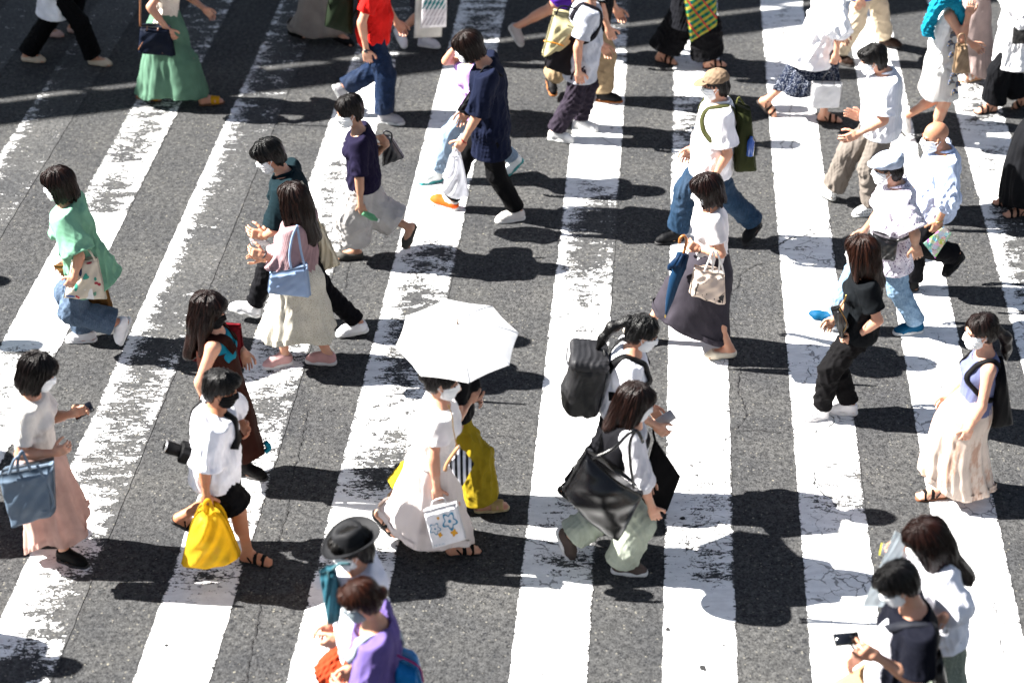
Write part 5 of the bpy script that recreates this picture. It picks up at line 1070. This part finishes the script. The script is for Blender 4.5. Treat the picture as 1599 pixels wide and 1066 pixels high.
bag("tote_bag", "cream tote bag with black trim hanging from the forearm over a dark grey skirt", "tote bag", [(1084, 418), (1131, 426), (1133, 472), (1076, 456)], J['y0'] - .28, .14, fab('d6c3b4', None, None, .7), bulge=.02, wr=.006, edge=.08,
    handles=[([(1100, 424), (1108, 404), (1113, 392), (1115, 400), (1112, 424)], .008), ([(1122, 426), (1124, 406), (1118, 392), (1126, 410), (1130, 428)], .008)], hmat=fab('e2dcd8', None, None, .7),
    prints=[('trim', '1a1a1e', [[(.13, .35), (.17, .35), (.13, .85), (.10, .85)], [(.78, .72), (.93, .5), (.97, .5), (.9, .9), (.7, .98), (.66, .94), (.86, .86)]]), ('print', '1c1c20', [disc(.32, .78, .018, .025), disc(.44, .72, .018, .025), [(.38, .86), (.44, .9), (.5, .87), (.44, .93)], disc(.66, .80, .018, .03)])])
J = person('A23', "person in black tee and black trousers with white sneakers, hand in pocket", 176, (1302, 650), (1353, 428), (1345, 394),
       (1292, 650, 0, 1243, 658, 0), (1337, 646, 0, 1288, 642, 0), hip=(1342, 512), h=1.6, female=True, hp=6, hy=-28, en=(1371, 500), wn=(1338, 525), hdn=(1322, 534), group=G_L,
       top=T_(col='12161a', sl=.66, hem=.05, loose=.02, sw=.015, amp=.009), bot=T_(col='121113', loose=.018, hem=.006, amp=.010, wl=.09), shoe=('sneaker', 'e8e6e8', 'f0eeee'), hair=('long', '391c10', dict(len=.24, w=.094)), mask='9a9a9c', cn=.7)
bag("pouch", "small black pouch with gold chain at the front of a black tee", "pouch", [(1297, 482), (1312, 478), (1325, 506), (1312, 528)], J['y0'] - .12, .09, LEATHER('151517', .3), bulge=.01, edge=.1, handles=[([(1312, 480), (1318, 470), (1322, 460)], .005), ([(1311, 482), (1322, 505), (1314, 524)], .003, 1, 'zip')], hmat=plain('a8854a', .3, .8, 'gold'))
J = person('A24', "person in lavender tank and cream tie-dye skirt with black backpack", 180, (1478, 776), (1540, 552), (1531, 516),
       (1478, 775, 0, 1425, 780, .0), (1510, 772, 0, 1464, 774, 0), hip=(1520, None), h=1.5, female=True, hp=8, hy=12, en=(1533, 634), wn=(1514, 668), hdn=(1504, 692), group=G_L,
       top=T_(col='6a7094', sl=.0, hem=-.03, loose=.0, amp=.004, scoop=.085), skirt=T_(L=(1438, 742), R=(1552, 758), dep=.22, col='cfbdb0', pat='print', col2='b3917f', amp=.10, nf=12, wave=.03, bow=-.06, rough=.6), shoe=('sandal', '1e1a19', '7a4a2c'), hair=('pony', '24130f', dict(len=.26, hgt=-.03, back=.25, bang=False)), cn=.45, skin='d6a48a')
rt_, rb_, _p = bag("backpack", "black round backpack on the lavender tank top", "backpack", [(1546, 566), (1566, 560), (1580, 655), (1546, 662)], J['y0'], .28, fab('121215', None, None, .7), bulge=.02, edge=.3)
pack_straps(J, (rt_, rb_), fab('121215', None, None, .7), .036)
J = person('A29', "person in white ribbed knit and peach skirt holding a dark phone, tote on arm", 2, (100, 868), (46, 616), (60, 580),
       (92, 872, 0, 150, 890, 0), (42, 850, 0, 94, 852, 0), hip=(58, None), h=1.6, female=True, hp=20, hy=-8, en=(30, 722), wn=(84, 707), hdn=(104, 700), ef=(88, 655), wf=(112, 646), hdf=(128, 640), group=G_R,
       top=T_(col='d9d3cd', sl=.72, hem=.03, loose=.014, pat='rib', amp=.006), skirt=T_(L=(38, 846), R=(140, 812), dep=.22, col='d6b2a6', amp=.19, nf=9, wave=.05, pat='sheet'), shoe=('shoe', '121213', '1a1a1b'), hair=('bob', '1c1110', dict(len=.15)), cn=.8, cf=.5)
bag("tote_bag", "slate blue tote bag with long straps hanging on the left foreground arm", "tote bag", [(-1, 738), (84, 722), (87, 796), (20, 816)], J['y0'] - .29, .17, LEATHER('5f7286', .55), bulge=.01, wr=.004, edge=.05,
    handles=[([(28, 736), (28, 718), (34, 704), (40, 716), (48, 734)], .010), ([(30, 738), (40, 756), (60, 792), (72, 798), (83, 788), (78, 764), (58, 726)], .010, .6), ([(14, 740), (22, 718), (34, 708)], .009)])
phone("dark phone held out in the hand of the white ribbed knit", at_y(130, 641, J['y0'] + .2), vec(.9, .15, .5), vec(-.3, .6, .7), .072, .036, '0d0e16')
J = person('A30', "person in brown pinafore over turquoise top with long brown hair and black mask", 2, (350, 748), (334, 516), (327, 484),
       (322, 716, .12, 344, 738, .0), (372, 738, 0, 416, 749, 0), hip=(345, None), h=1.6, female=True, hp=12, hy=-12, en=(312, 596), wn=(326, 634), ef=(362, 524), wf=(380, 548), hdf=(386, 566), group=G_R, mask='1a1a1c',
       top=T_(col='177a92', sl=0, hem=.0, loose=.0), skirt=T_(L=(318, 690), R=(412, 706), dep=.2, col='3b1c14', amp=.04, nf=8, wave=.01, name='pinafore', **{'from': .80}, wa=.135, wb=.165), shoe=('boot', '141314', '2a2828'), hair=('long', '2a1611', dict(len=.36, w=.096)), cn=.5)
for sg in (1, -1): band(J, 'shoulder_band', [J['at'](.72, .13, sg * .08), J['at'](.9, .12, sg * .085), J['at'](1.0, .02, sg * .095), J['at'](.88, -.12, sg * .09), J['at'](.75, -.13, sg * .08)], .075, fab('3b1c14', None, None, .85))
bag("shoulder_bag", "crimson bag on the far side of the brown pinafore", "bag", [(296, 502), (376, 506), (384, 572), (290, 560)], J['y0'] + .2, .08, fab('6e0f1a', None, None, .6), bulge=.01)
MB().tube([px(J, 414, 690, .02), px(J, 420, 698, .02), px(J, 414, 706, .0)], .02, 8).put("lining", fab('177a92', None, None, .8), J['base'], J['root'])
J = person('A33', "person in black tee and wide mustard yellow trousers walking beside the white parasol", 0, (705, 786), (718, 562), (730, 533),
       (742, 797, 0, 794, 793, .03), (606, 774, .08, 636, 790, 0), hip=(708, None), h=1.6, female=True, en=(713, 652), wn=(732, 627), hdn=(742, 612), ef=(735, 640), wf=(742, 616), group=G_R,
       top=T_(col='131316', sl=.6, hem=.02, loose=.02), bot=T_(col='a08a22', loose=.026, hem=.06, knee=.03, len=1.92, amp=.014), shoe=('slide', 'b59a6a', 'c9b48c'), hair=('bob', '1d1412'), cn=.85)
bag("camera", "small black camera held up in front of a black tee", "camera", [(735, 600), (752, 604), (752, 618), (736, 616)], J['y0'] - .05, .04, fab('17181c', None, None, .4), edge=.1, wr=0, handles=[([(737, 602), (728, 590), (722, 578)], .004)])
J = person('A32', "person in long white dress under a white parasol, striped purse and printed bag", 0, (665, 860), (686, 628), (691, 594),
       (697, 866, 0, 750, 862, .0), (581, 800, .17, 606, 828, .03), hip=(676, None), h=1.58, female=True, hp=12, hy=-6, en=(677, 716), wn=(682, 762), hdn=(684, 784), ef=(706, 668), wf=(704, 618, .0), hdf=(703, 600), group=G_R,
       top=T_(col='ebe5e3', sl=.55, hem=.0, loose=.03, sw=.02, amp=.010), skirt=T_(L=(598, 812), R=(742, 842), dep=.21, col='ece5e2', pat='crochet', col2='d2c6c2', amp=.11, nf=10, wave=.03, name='dress', pow=1.15), shoe=('sandal', '141414', '151414'), hair=('bun', '141012', dict(hgt=.0)), cn=.9, cf=.95, pn=(0, 1, 0))
um_c = at_y(714, 531, J['y0'] + .06); UA = np.array([unit(vec(1, 0, -.02)), unit(vec(.0, 1, .17)), unit(vec(.02, -.17, 1))])
um = empty("parasol", tuple(vec(um_c[0], um_c[1], .95)), "open white parasol shading the person in a long white dress", "parasol"); u0 = np.array(um.location)
Rr = .40; V = []; n8 = 64; rings = 14
for i in range(rings):
    t = i / (rings - 1)
    for j in range(n8):
        a = 2 * math.pi * j / n8; k = (a / (2 * math.pi) * 8) % 1; scal = 1 - .055 * math.sin(math.pi * k) * t; sag = -.012 * math.sin(math.pi * k) * math.sin(t * 3.14)
        r = Rr * t * scal * (math.cos(math.pi / 8) / math.cos((k - .5) * math.pi / 4) * .6 + .4); V.append((r * math.cos(a + .2), r * math.sin(a + .2), .14 * (1 - t ** 1.9) + sag))
V = np.array(V) @ UA + um_c; Q = np.array([(i * n8 + j, (i + 1) * n8 + j, (i + 1) * n8 + (j + 1) % n8, i * n8 + (j + 1) % n8) for i in range(rings - 1) for j in range(n8)])
put("canopy", V, Q, fab('ffffff', 'sheet', None, .7), u0, um)
steel2 = plain('c9c9cc', .3, .8, 'rib steel')
for k in range(8):
    a = 2 * math.pi * k / 8 + .2; MB().tube([np.array((Rr * t * math.cos(a), Rr * t * math.sin(a), .14 * (1 - t ** 1.9) + .001)) @ UA + um_c for t in (.02, .3, .6, .85, 1.0)], .0017, 5).put('seam', plain('f4f4f8', .8, name='seam'), u0, um); MB().tube([np.array((Rr * t * math.cos(a), Rr * t * math.sin(a), .14 * (1 - t ** 1.9) - .006)) @ UA + um_c for t in (.02, .3, .6, .85, 1.0)], .003, 5).put("rib", steel2, u0, um)
tip_ = np.array((0, 0, .185)) @ UA + um_c; MB().tube([tip_, np.array((0, 0, .13)) @ UA + um_c], [.004, .008], 8).put("tip", plain('8a6a4a', .5, name='wood'), u0, um)
MB().tube([np.array((0, 0, .13)) @ UA + um_c, J['WF'] + vec(.01, -.01, .08), J['WF'] + vec(.01, 0, -.06)], .006, 8, sm=1).put("shaft", steel2, u0, um)
MB().tube([J['WF'] + vec(.01, -.01, .09), J['WF'] + vec(.01, 0, -.08)], .012, 8).put("handle", plain('8a6a4a', .5, name='wood'), u0, um)
rt, rb, rp = bag("purse", "black and white striped clasp purse on a chain", "purse", [(698, 720), (716, 697), (740, 724), (722, 758)], J['y0'] - .33, .08, fab('dcdce4', 'stripe', '16161c', .7, .9), bulge=.02, edge=.2, handles=[([(714, 700), (708, 670), (706, 650), (700, 632)], .0035)], hmat=plain('b08a4a', .3, .8, 'gold'))
MB().tube([at_y(695, 734, rb[1] - .05), at_y(699, 722, rb[1] - .055), at_y(711, 704, rb[1] - .055), at_y(717, 697, rb[1] - .05)], .013, 8).put("clasp", plain('b9875c', .45, name='wood'), rb, rt)
def letters(x0, y0, sx, sy):
    """a short line of cursive-looking script as thin strokes"""
    o = []; X = x0
    for ch in 'Hanalaya'[:7]:
        pts = {'H': [(0, 0), (0, 1), None, (0, .5), (.6, .45), None, (.6, 0), (.6, 1)], 'a': [(.6, .55), (.2, .5), (.1, .85), (.5, .95), (.6, .5), (.7, 1)], 'n': [(.1, 1), (.15, .55), (.5, .5), (.6, 1)], 'l': [(.2, .1), (.25, 1), (.4, .95)], 'y': [(.1, .5), (.3, .9), None, (.6, .5), (.2, 1.3)]}[ch]
        for p, q_ in zip(pts, pts[1:]):
            if p and q_: w_ = .006; o.append([(X + p[0] * sx, y0 + p[1] * sy - w_), (X + q_[0] * sx, y0 + q_[1] * sy - w_), (X + q_[0] * sx, y0 + q_[1] * sy + w_), (X + p[0] * sx, y0 + p[1] * sy + w_)])
        X += sx * .95
    return o
bag("paper_bag", "white paper bag with blue flowers and yellow blossoms printed on it", "paper bag", [(661, 797), (713, 783), (728, 838), (675, 853)], J['y0'] - .27, .09, fab('dedce0', None, None, .5), edge=.02, wr=.001,
    handles=[([(673, 798), (675, 784), (682, 779), (694, 778), (697, 792)], .004)], hmat=fab('e8e6e8', None, None, .6),
    prints=[('flower_print', '2f86ac', ring(.70, .34, .17, .19, .022)), ('flower_print', '2f86ac', ring(.24, .44, .13, .13, .012)), ('flower_print', '2f86ac', [disc(.70, .34, .045, .05), disc(.24, .44, .025, .03)]), ('blossom_print', 'e0a010', [disc(.40, .18, .035, .04, 16, 4, .3), disc(.74, .68, .085, .085, 20, 4, .3), disc(.34, .63, .055, .06, 20, 4, .3)]), ('script_print', '2f86ac', letters(.10, .83, .05, .07))])
J = person('A31', "person in white tee and black shorts with black sandals and yellow carrier bag", 3, (345, 872), (336, 638), (345, 606),
       (376, 874, 0, 428, 884, 0), (267, 812, .19, 303, 829, .08), hip=(334, None), h=1.56, b=1.06, hp=14, hy=-8, en=(318, 738), wn=(322, 772), hdn=(325, 790), ef=(366, 640), wf=(378, 660), group=G_R, mask='141416',
       top=T_(col='e6e6ec', sl=.92, hem=.12, loose=.045, flare=.04, sw=.03, amp=.014, wl=.14), bot=T_(col='101012', len=.82, loose=.03, hem=.03, name='shorts'), shoe=('sandal', '121213', '141414'), hair=('short', '100e0e', dict(th=.014)), cn=.9, skin='b9805f', pn=(0, 1, 0))
band(J, "bag_strap", [J['at'](.45, -.22, .10), J['at'](.86, -.20, .08), J['at'](1.02, -.06, .04), J['at'](.97, .10, -.05), J['at'](.74, .21, -.10), J['at'](.5, .19, -.19)], .055, fab('17171a', None, None, .6))
cc = px(J, 288, 706, -.05); cm_ = empty("camera", tuple(cc), "black camera with silver ringed lens slung behind the white tee", "camera"); cx = unit(vec(-.8, -.15, .45)); cz = unit(vec(.45, 0, .8)); cA = np.array([cx, np.cross(cz, cx), cz])
V, Q = solid([rbox(cc, cA, (.035, .068, .048), .014), rbox(cc + cz * .045, cA, (.03, .028, .02), .01)], .005); put("body", V, Q, fab('101012', None, None, .6), cc, cm_)
lA = np.array([np.cross(cz, cx), cz, cx]); ln_ = MB().lathe([(.04, .02), (.041, .07), (.043, .075), (.043, .125), (.0405, .13)], cc, lA, 20).put("lens", fab('0e0e10', None, None, .5), cc, cm_)
MB().lathe([(.0405, .13), (.043, .132), (.042, .139), (.036, .139)], cc, lA, 20).put("lens_ring", plain('c8c8ca', .3, .8, 'ring'), cc, ln_); MB().lathe([(.036, .137), (.02, .134), (.0001, .133)], cc, lA, 20).put("glass", plain('0a0c14', .05, name='glass'), cc, ln_)
bag("plastic_bag", "bulging translucent yellow carrier bag in the hand of black shorts wearer", "plastic bag", [(317, 792), (336, 794), (376, 868), (284, 880)], J['y0'] - .27, .20, fab('e4c238', 'film', None, .4), bulge=.07, wpow=.55, sag=.035, wr=.010, edge=.3, n=30, handles=[([(321, 798), (319, 786), (326, 780), (333, 796)], .012)])
bag("food_pack", "pale food packs showing through the yellow carrier bag", "food", [(306, 848), (352, 842), (356, 874), (302, 878)], J['y0'] - .27, .10, fab('cfc6a8', 'collage', None, .5), edge=.1, wr=.004)
J = person('A36', "person with ponytail and big black backpack in white shirt, checking a phone", 0, (955, 782), (985, 549), (1004, 519),
       (973, 790, 0, 1012, 796, 0), (872, 764, .06, 892, 778, 0), hip=(968, None), h=1.62, female=True, hp=22, hy=-4, en=(985, 640), wn=(1024, 664), hdn=(1042, 680), ef=(1000, 640), wf=(1030, 655), group=G_R,
       top=T_(col='e4e4ea', sl=1.1, hem=.05, loose=.02), bot=T_(col='15151a', loose=.014, hem=.01), shoe=('shoe', '1a1818', '151414'), hair=('pony', '0d0c0e', dict(hgt=.05, len=.33, back=.75)), cn=.5)
pc = J['at'](.34, -.265); rb = vec(pc[0], pc[1], pc[2] - .25); rt = empty("backpack", tuple(rb), "large black boxy backpack on the person with a ponytail", "backpack"); bA = np.array([J['fr'], J['la'], J['sp']]); bm = fab('18181b', 'leather', None, .55, 1.0, .3)
V, Q = solid([rbox(pc, bA, (.125, .155, .225), .07), ell(J['at'](.16, -.34), bA, (.08, .13, .13), .04)], .009); put("bag_body", folds(folds(V, Q, .012, 3, .16, .7), Q, .004, 4, .05), Q, bm, rb, rt)
V, Q = solid([rbox(J['at'](.84, -.27), bA, (.135, .165, .045), .04)], .009); put("lid", folds(V, Q, .008, 8, .12), Q, fab('26262a', None, None, .6, 1.0, .3), rb, rt)  # lid colour lighter than the pack: light on its top face painted in
MB().tube([J['at'](.76, -.41, -.12), J['at'](.745, -.42, 0), J['at'](.76, -.41, .12)], .006, 6).put("zip", plain('8a8a8e', .3, .8, 'zip'), rb, rt)
MB().tube([J['at'](.90, -.17, -.04), J['at'](.98, -.18, 0), J['at'](.90, -.17, .04)], .008, 6).put("handle", bm, rb, rt)
pack_straps(J, (rt, rb), fab('131316', None, None, .6), .06)
phone("phone in a clear case held in front of the backpack wearer", at_y(1038, 655, J['y0'] - .12), vec(.7, .1, .55), vec(-.55, .45, .6), .075, .038, 'b4aeae', 'c9c2c0')
bag("tote_bag", "flat black tote bag standing out in front of the white sleeve", "tote bag", [(1022, 684), (1062, 744), (1018, 858), (992, 800)], J['y0'] - .10, .06, fab('131214', None, None, .85), bulge=.01, edge=.12, wr=.004, handles=[([(1024, 690), (1020, 672), (1026, 664)], .008)])
J = person('A37', "person in black vest and pale green trousers with huge black shoulder bag", 3, (945, 886), (987, 658), (993, 627),
       (956, 891, 0, 1016, 897, 0), (871, 826, .19, 888, 868, .01), hip=(955, 742), h=1.6, female=True, hp=16, hy=-6, en=(1004, 760), wn=(1018, 792), hdn=(1027, 815), ef=(1000, 740), wf=(1012, 765), group=G_R,
       top=T_(col='e0e0e6', sl=1.08, hem=.02, loose=.015, sw=.02, amp=.012, pat='sheet'), bot=T_(col='a3aa9c', loose=.03, hem=.04, knee=.02, amp=.010), shoe=('sneaker', '5b4f4a', 'e8e6e4', None, '4a4340'), hair=('long', '2c1711', dict(len=.22, w=.095)), cn=.5)
V, Q = solid([ell(J['at'](.36), np.array([J['fr'], J['la'], J['sp']]), (.145, .172, .18), .05), ell(J['at'](.70), np.array([J['fr'], J['la'], J['sp']]), (.158, .182, .19), .05), cap(J['at'](.95, 0, .10), J['at'](.95, 0, -.10), .078, None, .04), ell(J['at'](.05), np.array([J['fr'], J['la'], J['sp']]), (.14, .18, .14), .05)], .0085, [(J['at'](-.06), -J['sp']), (J['nk'] - J['sp'] * .012, J['sp'] + J['fr'] * .5)])
put("vest", folds(V, Q, .006, 77, .12, .4), Q, fab('17171c', None, None, .8), J['base'], J['root'])
bag("shoulder_bag", "huge glossy black leather shoulder bag against pale green trousers", "shoulder bag", [(914, 704), (1004, 768), (966, 842), (878, 766)], J['y0'] - .30, .20, fab('0d0d10', 'leather', None, .22, 1.0, .35), bulge=.07, wr=.005, sag=.03, edge=.22, n=34,
    handles=[([(925, 716), (958, 700), (980, 678), (994, 672), (1004, 690)], .012), ([(990, 762), (984, 720), (984, 690), (992, 672)], .010)])
# --- nearest row
J = person('A39', "person with long brown hair in white shirt and sage skirt holding a phone", 182, (1440, 1128), (1462, 872), (1444, 842),
       (1478, 1140, 0, 1425, 1146, 0), (1446, 1112, .05, 1395, 1116, .05), hip=(1468, 966), h=1.58, female=True, hp=24, hy=8, en=(1492, 946, -.06), wn=(1474, 962, -.10), hdn=(1466, 974), ef=(1438, 872), wf=(1416, 852), hdf=(1402, 852), group=G_L,
       top=T_(col='e2e2ea', sl=1.85, hem=.12, loose=.03, flare=.05, sw=.025, amp=.014), skirt=T_(L=(1415, 1098), R=(1515, 1098), dep=.22, col='7f887c', pat='fleck', col2='99a195', amp=.06, nf=12, **{'from': .10}, wa=.10, wb=.13), shoe=('flat', 'd0c8c0'), hair=('long', '2a140e', dict(len=.34, w=.112, off=.15)), cn=.6, cf=.5)
phone("phone with yellow green edge held in front of long brown hair", at_y(1391, 860, J['y0'] + .16), vec(.8, .12, -.3), vec(.2, .55, .75), .072, .038, '6a6a70', 'b8b41a')
bag("plastic_folder", "pale blue transparent folder held below the yellow green phone", "folder", [(1398, 828), (1416, 838), (1388, 946), (1346, 948)], J['y0'] + .04, .004, fab('e6eef2', 'film', None, .25), edge=.01, wr=.001)
J = person('A38', "person in navy tee over white shirt and beige shorts, using a black phone", 183, (1372, 1212), (1430, 952), (1402, 911),
       (1430, 1222, 0, 1372, 1230, 0), (1360, 1196, .05, 1300, 1200, .05), hip=(1404, 1052), h=1.72, b=1.04, hp=30, hy=6, en=(1428, 1062), wn=(1362, 1020), hdn=(1334, 1006), ef=(1372, 1040), wf=(1350, 1018), group=G_L, glasses='8a8a90',
       top=T_(col='11131f', sl=.84, hem=.12, loose=.022, sw=.03, flare=.0, amp=.012), bot=T_(col='b08e66', loose=.03, hem=.03, len=1.0, name='shorts'), shoe=('sneaker', 'dcdcdc', 'e8e8e8'), hair=('short', '0e0c0d', dict(th=.024)), cn=.45)
V, Q = solid([ell(J['at'](.25, .10, 0), np.array([J['fr'], J['la'], J['sp']]), (.10, .12, .30), .03), ell(J['at'](-.1, .06, 0), np.array([J['fr'], J['la'], J['sp']]), (.12, .15, .17), .05)], .0085); put("undershirt", folds(V, Q, .012, 9, .12, .4), Q, fab('e2e2ea', None, None, .85), J['base'], J['root'])
band(J, "bag_strap", [J['at'](.62, .17, -.02), J['at'](.82, .15, .06), J['at'](.99, .02, .125), J['at'](.88, -.13, .13), J['at'](.4, -.19, .10)], .048, fab('262830', None, None, .6))
MB().tube([J['at'](.93, -.135, .12) + UP * .01 + z * J['sp'] * .03 + x * J['fr'] * .022 for x, z in ((-1, -1), (1, -1), (1, 1), (-1, 1), (-1, -1))], .004, 6, sm=1).put("buckle", plain('b9b9bc', .3, .9, 'steel'), J['base'], J['root'])
bag("shoulder_bag", "black sling bag low on the back of the navy tee", "bag", [(1450, 1030), (1470, 1018), (1478, 1058), (1456, 1066)], J['y0'] - .05, .22, LEATHER('141417', .4), bulge=.02, edge=.2)
phone("black phone held level in the hand of the navy tee wearer", at_y(1322, 997, J['y0'] - .20), vec(1, .2, -.05), vec(-.1, .9, .45), .076, .038, '0c0d12')
J = person('A34', "person in black felt hat and white shirt with teal bag, orange trousers", 186, (535, 1156), (560, 884), (551, 856),
       (585, 1168, 0, 528, 1178, 0), (572, 1140, .05, 516, 1146, .0), hip=(572, 992), h=1.68, hp=16, hy=6, en=(560, 975), wn=(530, 992), hdn=(512, 1006), ef=(525, 965), wf=(512, 985), hdf=(500, 1006), group=G_L,
       top=T_(col='dcdce8', sl=1.25, hem=.14, loose=.045, sw=.03, flare=.03, amp=.016), bot=T_(col='a03c20', loose=.03, hem=.03), shoe=('shoe', '2a2523', '1a1a1a'), hair=('short', '15110f'), cn=.5)
H = J['H']; hA = np.array([H.f, H.l, H.u]) * .93; ht = MB(); 
def dent(V):
    V = V.copy(); r = np.hypot(V[:, 0], V[:, 1]); top = np.clip((V[:, 2] - .10) / .05, 0, 1)
    V[:, 2] -= top * .05 * np.exp(-(V[:, 1] / .032) ** 2) * np.exp(-((V[:, 0] + .0) / .10) ** 2); V[:, 1] *= 1 - .24 * top * np.clip(V[:, 0] / .07, 0, 1)
    V[:, 2] += np.where(r > .115, (V[:, 1] / .18) ** 2 * .045 - .012 * (V[:, 0] / .18), 0); return V
prof = [(.001, .172), (.03, .172), (.058, .170), (.078, .160), (.088, .14), (.094, .10), (.098, .055), (.104, .048), (.125, .045), (.15, .047), (.168, .054), (.172, .058), (.170, .052), (.15, .042), (.12, .038), (.10, .036)]
hb = ht.lathe(prof, H.p(-.008, 0, .005), hA, 48, 1.12, 1.0, dent).put("felt_hat", fab('1a1b1f', 'felt', None, .7, 1.0, .2), J['base'], J['root'])
MB().lathe([(.0965, .078), (.1005, .066), (.1035, .052)], H.p(-.008, 0, .005), hA, 48, 1.12, 1.0).put("hat_band", plain('0b0c0d', .5, name='band'), J['base'], hb)
bag("sling_bag", "teal sling bag across the chest of the white shirt below the felt hat", "bag", [(499, 892), (523, 884), (538, 964), (512, 972)], J['y0'] - .12, .12, fab('2b5a68', None, None, .7), bulge=.02, edge=.25, wr=.006, handles=[([(520, 888), (530, 880), (548, 880)], .010, 1, 'strap'), ([(512, 892), (516, 920), (526, 960)], .005, 1, 'zip')], hmat=fab('4a6a70', None, None, .7))
J = person('A35', "person in purple open back top and eyeglasses with brown hair tied back", 183, (575, 1232), (586, 972), (563, 936),
       (600, 1244, 0, 540, 1252, 0), (590, 1215, .05, 530, 1220, .0), hip=(592, 1070), h=1.6, female=True, hp=20, hy=4, en=(572, 1085), wn=(540, 1075), group=G_L, glasses='9a9aa0', mask='8f9aa0',
       top=T_(col='6a5a96', sl=.85, hem=.12, loose=.03, sw=.03, flare=.03, amp=.012, scoop=.115), bot=T_(col='2a2c36', loose=.02), shoe=('flat', '2a2523'), hair=('bun', '452214', dict(hgt=-.005, th=.02, bang=True)), cn=.5, skin='d6a284')
band(J, "bag_strap", [J['at'](.62, .18, .12), J['at'](.9, .12, .13), J['at'](.96, .0, .10), J['at'](.72, -.145, -.03), J['at'](.4, -.17, -.12)], .055, fab('9aa4aa', None, None, .7))
bag("shoulder_bag", "bright blue flap bag with magenta edge behind the purple top", "bag", [(618, 1022), (652, 1040), (660, 1066), (612, 1078)], J['y0'] - .02, .22, fab('1576b8', None, None, .6), bulge=.01, edge=.12, handles=[([(620, 1022), (654, 1040), (661, 1064)], .005, 1, 'piping')], hmat=fab('b01a6a', None, None, .6))
# --- walkers just outside the left edge, whose shadows fall into the picture
def copy_tree(o, off, parent=None, lab=None):
    c = o.copy(); COL.objects.link(c); c.parent = parent
    if parent is None: c.location = tuple(np.array(o.location) + off); c['label'] = lab
    for ch in list(o.children): copy_tree(ch, off, c)
for i, (src, u, v) in enumerate((('A23', -365, 300), ('A19', -335, 420), ('A9', -330, 520), ('A28', -285, 712), ('A35', -300, 1010), ('A26', -250, 806))):
    o = ROOTS[src]; p = at_z(u, v); copy_tree(o, vec(p[0], p[1], 0) - np.array(o.location), None, ["walker in black outside the left edge, shadow reaching in highest", "capped walker outside the left edge casting a broad shadow", "walker in grey tee outside the left edge, shadow below the broad one", "walker in purple tee outside the left edge, shadow tip beside the peach skirt", "walker in purple top outside the lower left corner", "walker in teal shirt outside the left edge, shadow by the tote"][i])
for d in DEBUG: print(*d)
